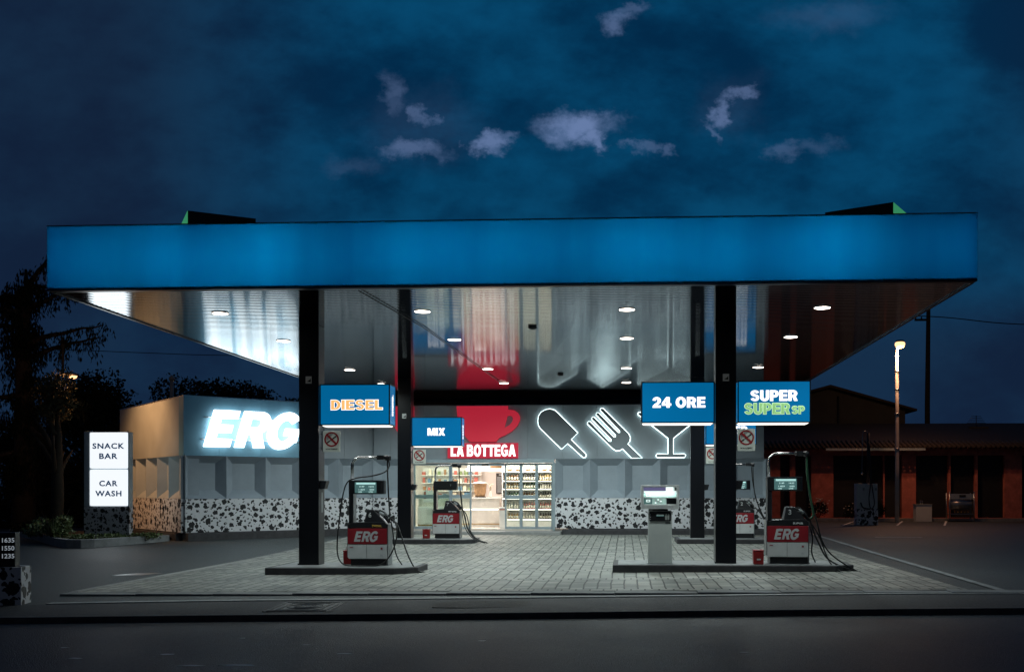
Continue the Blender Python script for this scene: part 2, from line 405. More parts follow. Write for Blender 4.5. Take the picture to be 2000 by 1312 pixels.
def _fit(me, cx, cy, cz, h=None, w=None, face=None, up=False):
    """centre a flat x,y mesh, scale to height/width, stand it up facing -y (or other yaw 'face')"""
    xs = [v.co.x for v in me.vertices]; ys = [v.co.y for v in me.vertices]
    x0, x1, y0, y1 = min(xs), max(xs), min(ys), max(ys)
    sx = sy = 1
    if h: sy = h / (y1 - y0); sx = sy
    if w: sx = w / (x1 - x0)
    c, s_ = math.cos(face or 0), math.sin(face or 0)
    for v in me.vertices:
        x = (v.co.x - (x0 + x1) / 2) * sx; z = (v.co.y - (y0 + y1) / 2) * sy; y = -v.co.z
        v.co = (cx + x * c - y * s_, cy + x * s_ + y * c, cz + z)
    me.update()
def text(parent, name, body, pos, h, m, w=None, bold=.02, depth=.004, shear=0., face=None, spacing=1., label=None, line=1.0, roll=0):
    cu = bpy.data.curves.new('t', 'FONT'); cu.body = body; cu.size = 1; cu.offset = bold; cu.extrude = 0; cu.shear = shear
    cu.align_x = 'CENTER'; cu.space_character = spacing; cu.space_line = line; cu.resolution_u = 3
    me = _curve_to_mesh(cu, name, m)
    if roll:
        me.transform(Matrix.Rotation(roll, 4, 'Z'))
    _fit(me, *pos, h=h, w=w, face=face)
    o = link_mesh(name, me, parent)
    if depth:
        so = o.modifiers.new('thick', 'SOLIDIFY'); so.thickness = depth; so.offset = 0
    if label: o['label'] = label
    return o
def shape_mesh(loops, name, m, depth=.04, cyl_r=None):
    cu = bpy.data.curves.new('s', 'CURVE'); cu.dimensions = '2D'; cu.fill_mode = 'BOTH'; cu.extrude = depth / 2
    for lp in loops:
        sp = cu.splines.new('POLY'); sp.points.add(len(lp) - 1)
        for p, (x, y) in zip(sp.points, lp): p.co = (x, y, 0, 1)
        sp.use_cyclic_u = True
    me = _curve_to_mesh(cu, name, m)
    for v in me.vertices: v.co = (v.co.x, -v.co.z, v.co.y)
    me.update(); return me
def smooth_loop(pts, n=4):
    out = []; k = len(pts)
    for i in range(k):
        p0, p1, p2, p3 = (Vector(pts[(i + d) % k]) for d in (-1, 0, 1, 2))
        for j in range(n):
            t = j / n
            out.append(tuple(.5 * ((2 * p1) + (-p0 + p2) * t + (2 * p0 - 5 * p1 + 4 * p2 - p3) * t * t + (-p0 + 3 * p1 - 3 * p2 + p3) * t ** 3)))
    return out
def spline(pts, n=6):
    out = []; k = len(pts); P = [Vector(p) for p in pts]
    for i in range(k - 1):
        p0 = P[max(i - 1, 0)]; p1 = P[i]; p2 = P[i + 1]; p3 = P[min(i + 2, k - 1)]
        for j in range(n):
            t = j / n
            out.append(.5 * ((2 * p1) + (-p0 + p2) * t + (2 * p0 - 5 * p1 + 4 * p2 - p3) * t * t + (-p0 + 3 * p1 - 3 * p2 + p3) * t ** 3))
    out.append(P[-1]); return out
def light(name, kind, parent, loc, energy, color, size=.1, spot=None, rot=None, size_y=None, blend=.9):
    l = bpy.data.lights.new(name, kind); l.energy = energy; l.color = color
    if kind == 'AREA':
        l.size = size
        if size_y: l.shape = 'RECTANGLE'; l.size_y = size_y
    else: l.shadow_soft_size = size
    if spot: l.spot_size = R(spot); l.spot_blend = blend
    o = bpy.data.objects.new(name, l); col.objects.link(o); o.location = loc
    if rot: o.rotation_euler = rot
    if parent: o.parent = parent
    return o

# heavy grotesque capitals drawn as outlines, unit high
def arc(cx, cy, rx, ry, a0, a1, k=10): return [(cx + rx * math.cos(R(a0 + (a1 - a0) * i / k)), cy + ry * math.sin(R(a0 + (a1 - a0) * i / k))) for i in range(k + 1)]
def ribbon(pts, wd):
    P = [Vector((p[0], p[1])) for p in pts]; k = len(P); a = []; b = []
    for i in range(k):
        t0 = (P[i] - P[max(i - 1, 0)]); t1 = (P[min(i + 1, k - 1)] - P[i])
        if t0.length < 1e-9: t0 = t1
        if t1.length < 1e-9: t1 = t0
        n0 = Vector((-t0.y, t0.x)).normalized(); n1 = Vector((-t1.y, t1.x)).normalized(); n = (n0 + n1).normalized()
        w_ = wd / 2 / max(.45, n.dot(n0)); a.append(tuple(P[i] + n * w_)); b.append(tuple(P[i] - n * w_))
    return a + b[::-1]
def rect(x0, y0, x1, y1): return [(x0, y0), (x1, y0), (x1, y1), (x0, y1)]
T_ = .25
GLYPH = {
 'I': (.26, [rect(0, 0, .26, 1)]), 'L': (.62, [[(0, 0), (.60, 0), (.60, .22), (.26, .22), (.26, 1), (0, 1)]]),
 'T': (.70, [[(.22, 0), (.48, 0), (.48, .78), (.70, .78), (.70, 1), (0, 1), (0, .78), (.22, .78)]]),
 'E': (.66, [[(0, 0), (.66, 0), (.66, .21), (.26, .21), (.26, .40), (.62, .40), (.62, .60), (.26, .60), (.26, .79), (.65, .79), (.65, 1), (0, 1)]]),
 'D': (.76, [[(0, 0)] + arc(.33, .5, .43, .5, -90, 90, 14) + [(0, 1)], [(.26, .21)] + arc(.33, .5, .17, .29, -90, 90, 10) + [(.26, .79)]]),
 'O': (.84, [arc(.42, .5, .42, .52, 0, 350, 28), arc(.42, .5, .16, .29, 0, 350, 22)]),
 'U': (.74, [[(0, 1)] + arc(.37, .36, .37, .38, 180, 360, 14) + [(.74, 1), (.48, 1)] + arc(.37, .34, .11, .13, 0, -180, 8) + [(.26, 1)]]),
 'P': (.70, [[(0, 0), (.26, 0), (.26, .33)] + arc(.38, .665, .33, .335, -90, 90, 12) + [(0, 1)], [(.26, .53)] + arc(.36, .665, .10, .135, -90, 90, 8) + [(.26, .80)]]),
 'R': (.76, [[(0, 0), (.26, 0), (.26, .36), (.36, .36), (.48, .0), (.76, 0), (.60, .41)] + arc(.40, .69, .33, .31, -45, 90, 10) + [(0, 1)], [(.26, .56)] + arc(.38, .68, .10, .12, -90, 90, 8) + [(.26, .80)]]),
 'B': (.74, [[(0, 0)] + arc(.42, .285, .32, .285, -90, 60, 9) + arc(.40, .735, .29, .265, -50, 90, 9) + [(0, 1)], [(.26, .19)] + arc(.38, .30, .10, .11, -90, 90, 7) + [(.26, .41)], [(.26, .60)] + arc(.36, .705, .09, .10, -90, 90, 7) + [(.26, .81)]]),
 'A': (.84, [[(0, 0), (.26, 0), (.31, .19), (.53, .19), (.58, 0), (.84, 0), (.56, 1), (.28, 1)], [(.355, .38), (.485, .38), (.42, .68)]]),
 'M': (1.0, [[(0, 0), (.24, 0), (.24, .62), (.40, 0), (.60, 0), (.76, .62), (.76, 0), (1, 0), (1, 1), (.66, 1), (.5, .38), (.34, 1), (0, 1)]]),
 'X': (.84, [[(0, 0), (.30, 0), (.42, .26), (.54, 0), (.84, 0), (.58, .51), (.82, 1), (.53, 1), (.42, .76), (.31, 1), (.02, 1), (.26, .51)]]),
 'G': (.82, [arc(.42, .5, .42, .52, 35, 318, 26) + [(.82, .10), (.82, .56), (.44, .56), (.44, .37), (.58, .37), (.58, .28)] + arc(.43, .5, .18, .30, 318, 48, 18)]),
 'S': (.72, [ribbon(arc(.36, .725, .235, .17, 10, 180, 10) + [(.14, .655), (.22, .575), (.36, .525), (.50, .475), (.58, .40), (.595, .30)] + arc(.36, .275, .235, .17, 0, -170, 10), .215)]),
 '2': (.70, [ribbon(arc(.34, .69, .22, .205, 172, -30, 12) + [(.46, .47), (.20, .22), (.14, .12)], .22)[:] ]),
 '4': (.76, [[(.38, 0), (.63, 0), (.63, .20), (.76, .20), (.76, .40), (.63, .40), (.63, 1), (.36, 1), (0, .42), (0, .20), (.38, .20)], [(.38, .40), (.20, .40), (.38, .70)]]),
}
_o2 = ribbon(arc(.34, .69, .22, .205, 172, -40, 12) + [(.44, .46), (.24, .27)], .22)
GLYPH['2'] = (.68, [[(0, 0), (.66, 0), (.66, .21), (.345, .21), (.52, .37), (.62, .47)] + arc(.335, .69, .335, .32, -22, 178, 16) + [(.245, .66)] + arc(.335, .68, .085, .11, 180, -30, 8) + [(.36, .50), (.14, .32), (.02, .16)]])
def word(parent, name, body, pos, h, m, w, grow=0., gap=.075, depth=.004):
    loops = []; x = 0
    for ch in body:
        if ch == ' ': x += .30; continue
        aw, lp = GLYPH[ch]; loops += [[(px + x, py) for px, py in l] for l in lp]; x += aw + gap
    cu = bpy.data.curves.new('w', 'CURVE'); cu.dimensions = '2D'; cu.fill_mode = 'BOTH'; cu.extrude = 0; cu.offset = grow
    for lp in loops:
        sp = cu.splines.new('POLY'); sp.points.add(len(lp) - 1)
        for p, (a, b) in zip(sp.points, lp): p.co = (a, b, 0, 1)
        sp.use_cyclic_u = True
    me = _curve_to_mesh(cu, name, m); _fit(me, *pos, h=h, w=w)
    o = link_mesh(name, me, parent); so = o.modifiers.new('thick', 'SOLIDIFY'); so.thickness = depth; so.offset = 0
    return o

# ------------------------------------------------------------------ ground
def sstep(a, b, x):
    t = max(0., min(1., (x - a) / (b - a))); return t * t * (3 - 2 * t)
def G(x, y):
    s = sstep(22, 34, y); tx = max(-8., min(8., x + 2))
    return .008 * tx * (1 - s) + .09 * s
def grid(name, m, xs, yf0, yf1, ny, zf, parent=None):
    """sheet whose near and far edges are functions of x"""
    mb = MB(); nx = len(xs); vs = []; fs = []
    for j in range(ny + 1):
        for x in xs:
            y = yf0(x) + (yf1(x) - yf0(x)) * j / ny; vs.append((x, y, zf(x, y)))
    for j in range(ny):
        for i in range(nx - 1):
            a = j * nx + i; fs.append((a, a + 1, a + 1 + nx, a + nx))
    mb.add(vs, fs, True); return mb.build(name, m, parent)
def frange(a, b, n): return [a + (b - a) * i / n for i in range(n + 1)]
kerbY = lambda x: 13.13 + .066 * (x + 1.47) + .02 * math.sin(x * .9)
lineY = lambda x: min(15.36 + .004 * x, 14.92 + .078 * (x + 1.68)) - .05 * max(0, -6 - x) ** 1.3
mb = MB(); mb.add([(-500, -300, -.5), (500, -300, -.5), (500, 700, -.5), (-500, 700, -.5)], [(0, 1, 2, 3)]); struct(mb.build('ground', 'asphalt_yard'))
XS = [-60, -40, -25] + frange(-18, 12, 40) + [20, 35, 60]
struct(grid('road', 'asphalt_road', XS, lambda x: -30, lambda x: kerbY(x) + .05, 20, lambda x, y: G(x, 13) - .078))
struct(grid('pavement', 'asphalt_walk', XS, lambda x: kerbY(x) + .16, lambda x: lineY(x), 3, lambda x, y: G(x, y) - .004))
struct(grid('forecourt', 'asphalt_yard', XS, lambda x: lineY(x) - .02, lambda x: 75., 40, lambda x, y: G(x, y) - .012))
def strip(name, m, f, w, h, drop, xs, bevel=.01):
    mb = MB(); vs = []; fs = []; n = len(xs)
    for x in xs:
        y = f(x); z = G(x, y) + h; vs += [(x, y, z - drop), (x, y, z), (x, y + w, z), (x, y + w, z - drop)]
    for i in range(n - 1):
        a = 4 * i
        for k in range(3): fs.append((a + k, a + 4 + k, a + 5 + k, a + 1 + k))
    fs.append((0, 1, 2, 3)); mb.add(vs, fs); return struct(mb.build(name, m, None, bevel))
strip('kerb', 'kerb_road', kerbY, .15, .003, .25, frange(-20, 20, 80))
strip('edge_stone', 'concrete_pale', lineY, .15, .010, .1, frange(-8.4, 12, 70), .004)
# paved apron under the canopy
XP0, XP1 = -8.9, 5.25
struct(grid('paving', 'pavers', frange(XP0 + .12, XP1, 20), lambda x: 15.8, lambda x: 34.5, 30, lambda x, y: G(x, y) + .022))
random.seed(3)
mb = MB(); x = XP0
while x < 6.2:
    w = 1.25 + random.uniform(-.06, .06); x1 = min(x + w, 6.25)
    z = G(x, 15.6) + .020 + random.uniform(-.004, .004)
    mb.box(x + .004, x1 - .004, 15.46, 15.79, z - .08, z + .006); x += w
struct(mb.build('paving_border', 'kerb_stone', None, .008))
mb = MB(); y = 15.8
while y < 34.3:
    y1 = min(y + 1.0, 34.4); z = G(XP0, y) + .024; mb.box(XP0 - .02, XP0 + .115, y + .004, y1 - .004, z - .09, z + .008); y += 1.0
struct(mb.build('paving_edge', 'concrete', None, .006))
mb = MB(); vs = []; fs = []
for i, y in enumerate(frange(15.46, 50, 30)):
    xx = 5.72 + .032 * (y - 16); z = G(xx, y) + .004; vs += [(xx, y, z), (xx + .13, y, z + .004)]
for i in range(30): fs.append((2 * i, 2 * i + 1, 2 * i + 3, 2 * i + 2))
mb.add(vs, fs); struct(mb.build('drain_strip', 'kerb_stone'))
# parking lines on the right yard and small pale flecks on the road
mb = MB()
for (xa, ya, xb, yb, w) in ((9.3, 44, 11.2, 50.2, .09), (11.6, 44, 13.5, 50.2, .09), (13.6, 44, 15.6, 50.2, .09), (8.0, 33, 9.5, 33.0, .16)):
    dx, dy = xb - xa, yb - ya; l = math.hypot(dx, dy); nx, ny = -dy / l * w / 2, dx / l * w / 2
    mb.add([(xa + nx, ya + ny, G(xa, ya) + .004), (xa - nx, ya - ny, G(xa, ya) + .004), (xb - nx, yb - ny, G(xb, yb) + .004), (xb + nx, yb + ny, G(xb, yb) + .004)], [(0, 1, 2, 3)])
struct(mb.build('road_marking', 'road_paint'))
mb = MB(); random.seed(5)
for (x, y, w, d) in ((-3.75, 9.6, .20, .025), (-4.2, 9.58, .16, .022), (-4.75, 10.25, .10, .02), (-2.9, 10.3, .12, .02), (-5.6, 10.0, .09, .02), (-1.6, 11.2, .06, .015), (-4.4, 11.4, .05, .015), (-6.1, 10.7, .06, .02), (1.2, 10.4, .06, .015), (-3.5, 10.9, .05, .012)):
    z = G(x, 13) - .0765; n = 7; d *= 1.6
    poly = [(x + w * math.cos(2 * math.pi * k / n) * random.uniform(.6, 1.1), y + d * math.sin(2 * math.pi * k / n) * random.uniform(.6, 1.2)) for k in range(n)]
    mb.slab(poly, z - .01, z + .001)
struct(mb.build('pale_road_fleck', 'road_paint'))
mb = MB(); random.seed(6); px = -2.6
poly = [(px + a, 14.35 + .07 * (px + a + 1.5) + b) for a, b in ((-.05, -.55), (.4, -.62), (1.0, -.56), (1.35, -.45), (1.3, .1), (1.15, .28), (.6, .3), (.1, .22), (-.1, -.1))]
mb.slab(poly, G(-2, 14) - .03, G(-2, 14) + .001); struct(mb.build('pavement_patch', 'asphalt_patch'))
# litter-pale plate on the left yard
x, y = -10.1, 19.4
mb = MB(); mb.slab([(x, y), (x + .55, y + .05), (x + .75, y + .6), (x + .25, y + .5)], G(x, y) - .012, G(x, y) - .006)
tag(mb.build('floor_plate', 'steel'), 'thin pale metal plate lying flat on the dark asphalt left of the paving', 'metal plate')

# manhole cover in the pavement
mh = thing('manhole_cover', 'rectangular patterned iron manhole cover set in the pavement by the kerb', 'manhole cover', (-4.45, 13.86, G(-4.4, 13.8) - .002), R(3.5))
MB().box(-.44, .44, -.56, .56, -.05, .006).build('cover_plate', 'grate', mh, .003)
mb = MB()
for k in range(2):
    a = .40 - k * .1; b_ = .52 - k * .1
    mb.box(-a, a, -b_, -b_ + .025, .006, .014); mb.box(-a, a, b_ - .025, b_, .006, .014); mb.box(-a, -a + .02, -b_ + .03, b_ - .03, .006, .014); mb.box(a - .02, a, -b_ + .03, b_ - .03, .006, .014)
for r in (.24, .15):
    mb.tube([(r * math.cos(t * math.pi / 12), r * 1.2 * math.sin(t * math.pi / 12), .008) for t in range(25)], .010, 5, False)
for k in range(-2, 3): mb.box(k * .05 - .008, k * .05 + .008, -.12, .12, .006, .013)
mb.build('raised_pattern', 'concrete', mh)

# ------------------------------------------------------------------ canopy
CX0, CX1, CY0, CY1, CZ, CT = -9.42, 5.45, 16.0, 36.2, 4.85, 5.90
can = thing('station_canopy', 'big flat petrol station canopy with glowing blue front and mirror slat ceiling', 'canopy', (0, 0, 0))
# slatted mirror ceiling
mb = MB(); P = .15; y = CY0 + .18; n = 8; X0, X1 = CX0 + .06, CX1 - .06
def slat(y):
    prof = [(.006 + (P - .012) * k / n, -.0017 * (1 - (2 * k / n - 1) ** 2)) for k in range(n + 1)]
    vs = []; z = CZ + .012
    for (dy, dz) in prof: vs += [(X0, y + dy, z + dz), (X1, y + dy, z + dz)]
    mb.add(vs, [(2 * k, 2 * k + 2, 2 * k + 3, 2 * k + 1) for k in range(n)], True)
    a, b = y + P - .006, y + P + .006
    mb.add([(X0, a, z), (X1, a, z), (X0, a, z + .012), (X1, a, z + .012), (X0, b, z + .012), (X1, b, z + .012), (X0, b, z), (X1, b, z)], [(0, 2, 3, 1), (2, 4, 5, 3), (4, 6, 7, 5)])
while y < CY1 - .2: slat(y); y += P
mb.build('slat_ceiling', 'ceiling_metal', can)
mb = MB()
mb.box(CX0, CX1, CY0 + .008, CY0 + .03, CZ - .008, CZ + .03); mb.box(CX0, CX1, CY0 + .075, CY0 + .17, CZ - .004, CZ + .03)
mb.box(CX0, CX0 + .05, CY0 + .18, CY1, CZ - .01, CZ + .03); mb.box(CX1 - .05, CX1, CY0 + .18, CY1, CZ - .01, CZ + .03); mb.box(CX0 + .06, CX1 - .06, CY1 - .15, CY1, CZ - .02, CZ + .03)
mb.box(CX0 - .004, CX1 + .004, CY0 - .003, CY0 + .05, CT, CT + .008); mb.box(CX0 - .004, CX0 + .05, CY0 + .06, CY1, CT, CT + .02); mb.box(CX1 - .05, CX1 + .004, CY0 + .06, CY1, CT, CT + .02)
mb.build('edge_trim', 'black_paint', can)
MB().box(CX0 + .002, CX1 - .002, CY0, CY0 + .006, CZ - .004, CT - .002).build('front_fascia', 'fascia_acrylic', can)
emit('side_blue', (0, .14, .33), 1.0)
MB().box(CX0, CX0 + .006, CY0 + .04, CY1 - .01, CZ + .035, CT - .002).build('side_fascia', 'side_blue', can)
MB().box(CX1 - .006, CX1, CY0 + .04, CY1 - .01, CZ + .035, CT - .002).build('side_fascia', 'side_blue', can)
MB().box(CX0 + .01, CX1 - .01, CY1 + .002, CY1 + .012, CZ - .5, CT - .002).build('back_fascia', 'dark_metal', can)
mb = MB(); mb.box(CX0 + .02, CX1 - .02, CY0 + .62, CY1 - .02, CT - .12, CT - .06); mb.box(CX0 + .02, CX1 - .02, CY0 + .5, CY0 + .52, CZ + .04, CT - .02); mb.box(CX0 + .02, CX1 - .02, CY0 + .01, CY0 + .5, CT - .016, CT - .008)
mb.box(CX0 + .02, CX1 - .02, CY0 + .01, CY0 + .5, CZ + .034, CZ + .042)
mb.build('roof_deck', 'white_paint', can)
random.seed(11)
NT = 10; W = (CX1 - CX0) / NT
for i in range(NT):
    for zz in (5.18, 5.57):
        e = 5.8 * random.uniform(.78, 1.12) * (.72 if i in (0, NT - 1) else 1)
        light('fascia_tube', 'AREA', can, (CX0 + W * (i + .5), CY0 + .42, zz), e, (.95, 1, 1), W * .93, size_y=.08, rot=(R(90), 0, 0))
# thin conduit and two black sensors on the ceiling
mb = MB(); mb.tube([(-4.33, 16.2, CZ - .012), (-4.02, 20, CZ - .012), (-3.75, 31, CZ - .012)], .010, 6); mb.build('conduit', 'black_plastic', can)
for (x, y) in ((-1.86, 20.1), (-1.83, 28.3)):
    MB().lathe([(.02, CZ - .05), (.085, CZ - .03), (.09, CZ + .01)], 16, (x, y, 0)).build('smoke_sensor', 'black_plastic', can)
COLS = [(-6.265, 19.9), (1.935, 19.9), (-6.50, 29.6), (2.075, 29.6)]
for (x, y) in COLS:
    c = MB().box(x - .2, x + .2, y - .2, y + .2, G(x, y), CZ + .01).build('column', 'black_paint', can, .012)
    MB().box(x - .215, x - .19, y - .22, y - .17, G(x, y) + .13, G(x, y) + .19).build('base_bolt', 'dark_metal', c)
    w = .16 if x > 0 else .03
    st = MB().box(x - .06, x + .06, y - .206, y - .202, 3.71, 3.85).build('sticker', 'white_paint', c)
    if x < 0:
        MB().box(x + .202, x + .205, y - .03, y + .07, 1.16, 1.56).build('sticker', 'plastic_grey', c)
# stickers' dark mark
for (x, y) in COLS:
    mk = MB().prism([(x - .035, 3.745), (x + .045, 3.735), (x + .045, 3.81), (x + .02, 3.78)], y - .209, y - .2065)
    mk.build('sticker_mark', 'ink', can)

# paper dispensers on the right face of each column
def dispenser(x, y, z, lab):
    d = thing('towel_dispenser', lab, 'towel dispenser', (x, y, z), 0, 'towel dispensers on the columns')
    MB().prism([(0, 0), (.10, .01), (.135, .15), (.14, .17), (0, .17)], -.12, .1).build('case', 'black_plastic', d, .008)
    MB().box(.03, .09, -.08, .06, -.006, -.001).build('paper_slot', 'white_paint', d)
dispenser(-6.064, 19.87, 1.62, 'black paper towel dispenser on the column beneath the orange lettered sign')
dispenser(2.137, 19.87, 1.62, 'black paper towel dispenser on the front column between the two big blue boxes')
dispenser(-6.298, 29.6, 1.60, 'black paper towel dispenser on the back column beside the glass shop front')
dispenser(2.278, 29.6, 1.60, 'black paper towel dispenser on the back column behind the payment terminal')

# downlights
def downlight(x, y, lab, energy=1.0, cone=168, bl=.6):
    d = thing('ceiling_downlight', lab, 'downlight', (x, y, CZ), 0, 'round downlights in the canopy ceiling')
    MB().lathe([(.150, .012), (.152, .000), (.148, -.003), (.140, -.003), (.138, .010)], 24).build('trim_ring', 'white_paint', d)
    MB().lathe([(.0, -.006), (.08, -.006), (.13, -.005), (.139, -.002)][::-1], 24).build('lens', 'lens', d)
    light('bulb', 'SPOT', d, (0, 0, -.08), 330 * energy, (.86, 1.0, .98), .06, spot=cone, blend=bl)
rows = {18.25: 'in the row nearest the blue front edge', 21.7: 'in the second row from the blue front edge', 27.0: 'in the third row, behind the front columns', 30.6: 'in the rearmost row by the shop'}
cols_ = {-7.46: 'leftmost', -3.7: 'left of centre', .02: 'right of centre', 3.5: 'rightmost'}
for y, rl in rows.items():
    for x, cl in cols_.items():
        if x == 3.5 and y == 30.6: continue
        downlight(x, y, f'round glowing downlight, {cl} {rl}', {18.25: .66, 21.7: .68, 27.0: .74, 30.6: 1.02}[y] * (1.0 if x > -7 else .8), 118 if y < 20 else 140 if y < 25 else 168, .8 if y < 25 else .6)

# roof sign prisms
def roof_sign(x, y, rz, lab, hh):
    s = thing('roof_sign', lab, 'roof sign', (x, y, CT - .05), rz, 'square box signs on the canopy roof')
    MB().box(-.665, .665, -.655, .655, 0, hh).build('box_body', 'dark_metal', s)
    return s
L1 = 1.33
a = R(30)
# left: nearest corner (-8.84, 20)
s = roof_sign(-8.84 + math.cos(a) * .665 - math.sin(a) * .665, 20 + math.sin(a) * .665 + math.cos(a) * .665, a, 'dark box sign with a green lit left face standing on the left canopy roof', 1.40)
MB().box(-.675, -.667, -.66, .66, .01, 1.39).build('lit_face', 'roof_green', s)
me = shape_mesh([[(.50 * math.cos(t * .3), .16 + .6 * math.sin(t * .3)) for t in range(21)]], 'emblem', 'sign_white', .01); me.transform(Matrix.Translation((-.68, 0, .1)) @ Matrix.Rotation(R(90), 4, 'Z')); link_mesh('emblem', me, s)
s = roof_sign(5.07 - math.cos(a) * .665 + math.sin(a) * .665, 19.5 + math.sin(a) * .665 + math.cos(a) * .665, -a, 'dark box sign with a green lit right face standing on the right canopy roof', 1.22)
MB().box(.667, .675, -.66, .66, .01, 1.21).build('lit_face', 'roof_green', s)
me = shape_mesh([[(.50 * math.cos(t * .3), .16 + .6 * math.sin(t * .3)) for t in range(21)]], 'emblem', 'sign_white', .01); me.transform(Matrix.Translation((.68, 0, .1)) @ Matrix.Rotation(R(90), 4, 'Z')); link_mesh('emblem', me, s)

# ------------------------------------------------------------------ blue sign boxes on the columns
def sign_box(x0, x1, y, z0, z1, lab, lines, side=None):
    w = x1 - x0; h = z1 - z0; D = .5
    s = thing('sign_box', lab, 'sign box', ((x0 + x1) / 2, y, z0), 0, 'blue backlit sign boxes on the columns')
    hw = w / 2; t = .022
    mb = MB()
    for yy in (0, D - t):
        mb.box(-hw, hw, yy, yy + t, 0, t); mb.box(-hw, hw, yy, yy + t, h - t, h)
        mb.box(-hw, -hw + t, yy, yy + t, t, h - t); mb.box(hw - t, hw, yy, yy + t, t, h - t)
    for xx in (-hw, hw - t):
        mb.box(xx, xx + t, t, D - t, 0, t); mb.box(xx, xx + t, t, D - t, h - t, h)
    mb.box(-hw + t, hw - t, t, D - t, h - .012, h - .004)
    mb.build('frame', 'black_paint', s)
    MB().box(-hw + t, hw - t, .008, .02, t, h - t).build('face_panel', 'sign_blue', s)
    MB().box(-hw + t, hw - t, D - .02, D - .008, t, h - t).build('face_panel', 'sign_blue', s)
    for sx in (-1, 1):
        a, b = (-hw + .006, -hw + .018) if sx < 0 else (hw - .018, hw - .006)
        MB().box(a, b, t, D - t, t, h - t).build('side_panel', 'sign_blue', s)
    MB().prism([(-hw + .05, -.020), (hw - .05, -.020), (hw - .02, .004), (-hw + .02, .004)], .10, D - .10).build('tube_light', 'tube_light', s)
    light('tube_glow', 'AREA', s, (0, D / 2, -.05), 11, (1, .97, .90), w - .1, size_y=.2)
    for (body, cx, cz, hh, ww, m, outline, bold) in lines:
        if outline: word(s, 'letters_outline', body, (cx, .004, cz), hh + .024, 'sign_green_edge' if m == 'sign_green' else 'sign_white', ww + .024, .03, depth=.003)
        word(s, 'letters', body, (cx, -.001, cz), hh, m, ww, -.012 if outline else .01)
    if side:
        text(s, 'side_letters', side, (hw + .001, D / 2, h / 2), .42, 'sign_white', .09, .05, .003, face=R(90), roll=R(90))
    return s
sign_box(-6.03, -4.63, 19.65, 2.88, 3.69, 'blue backlit sign box reading DIESEL in orange letters on the left front column', [('DIESEL', .04, .40, .185, 1.02, 'sign_orange', True, .045)], 'DIESEL')
sign_box(-6.27, -4.79, 29.35, 2.89, 3.74, 'blue backlit sign box reading MIX in white letters on the left back column', [('MIX', -.01, .42, .22, .52, 'sign_white', False, .06)], 'MIX')
sign_box(.30, 1.715, 19.65, 2.90, 3.70, 'blue backlit sign box reading 24 ORE in white letters left of a front column', [('24 ORE', .02, .40, .215, 1.02, 'sign_white', False, .05)])
sign_box(2.155, 3.55, 19.65, 2.90, 3.71, 'blue backlit sign box reading SUPER and SUPER SP right of a front column', [('SUPER', 0, .52, .215, .90, 'sign_white', False, .055), ('SUPER', -.13, .27, .205, .86, 'sign_green', True, .04), ('SP', .46, .245, .14, .23, 'sign_green', True, .04)])
sign_box(2.30, 3.76, 29.35, 2.91, 3.76, 'blue backlit sign box reading SUPER on a back column, half hidden', [('SUPER', 0, .42, .23, .95, 'sign_white', False, .055)])

def no_smoking(x0, x1, y, z0, z1, lab):
    w, h = x1 - x0, z1 - z0; s = thing('warning_sign', lab, 'warning sign', ((x0 + x1) / 2, y, (z0 + z1) / 2), 0, 'no smoking signs on the columns')
    MB().box(-w / 2, w / 2, 0, .012, -h / 2, h / 2).build('panel', 'sign_panel', s, .004)
    cz = h * .10; r = w * .43
    circ = lambda rr, n=36: [(rr * math.cos(2 * math.pi * k / n), cz + rr * math.sin(2 * math.pi * k / n)) for k in range(n)]
    me = shape_mesh([circ(r), circ(r * .80)[::-1]], 'red_ring', 'ring_red', .004); me.transform(Matrix.Translation((0, -.003, 0))); link_mesh('red_ring', me, s)
    d = .028; q = r * .62
    MB().prism([(-q, cz + q + d), (-q - d, cz + q), (q, cz - q - d), (q + d, cz - q)], -.0095, -.0065).build('slash_bar', 'ring_red', s)
    MB().prism([(-.02, cz - .035), (.10, cz + .05), (.09, cz + .075), (-.03, cz - .01)], -.0045, -.001).build('cigarette', 'ink', s)
    MB().prism([(-.09, cz - .085), (-.03, cz - .042), (-.04, cz - .016), (-.10, cz - .06)], -.0045, -.001).build('cigarette_tip', 'ink', s)
    MB().prism([(-.10, cz - .03), (-.04, cz + .02), (-.02, cz + .11), (.03, cz + .12), (.02, cz + .09), (-.01, cz + .06), (-.06, cz + .05), (-.11, cz + .03)], -.0025, -.001).build('smoke', 'smoke_grey', s)
    text(s, 'caption', 'NON FUMARE', (0, -.002, -h / 2 + .055), .030, 'ink', w * .68, .02, .002)
    mb = MB(); mb.box(-w / 2 - .035, -w / 2 - .004, .0, .01, -h / 2, h / 2); mb.box(-w / 2 - .06, -w / 2 - .034, .004, .03, -h / 2 + .05, -h / 2 + .08); mb.box(-w / 2 - .06, -w / 2 - .034, .004, .03, h / 2 - .08, h / 2 - .05); mb.build('bracket', 'steel', s)
no_smoking(-5.98, -5.64, 19.72, 2.36, 2.77, 'no smoking sign on the left front column under the orange lettered box')
no_smoking(2.16, 2.50, 19.72, 2.36, 2.79, 'no smoking sign on the right front column under the SUPER SP box')
no_smoking(-6.24, -5.87, 29.42, 2.37, 2.79, 'no smoking sign on the left back column under the MIX box')
no_smoking(2.32, 2.68, 29.42, 2.37, 2.84, 'no smoking sign on the right back column, half hidden by the front column')

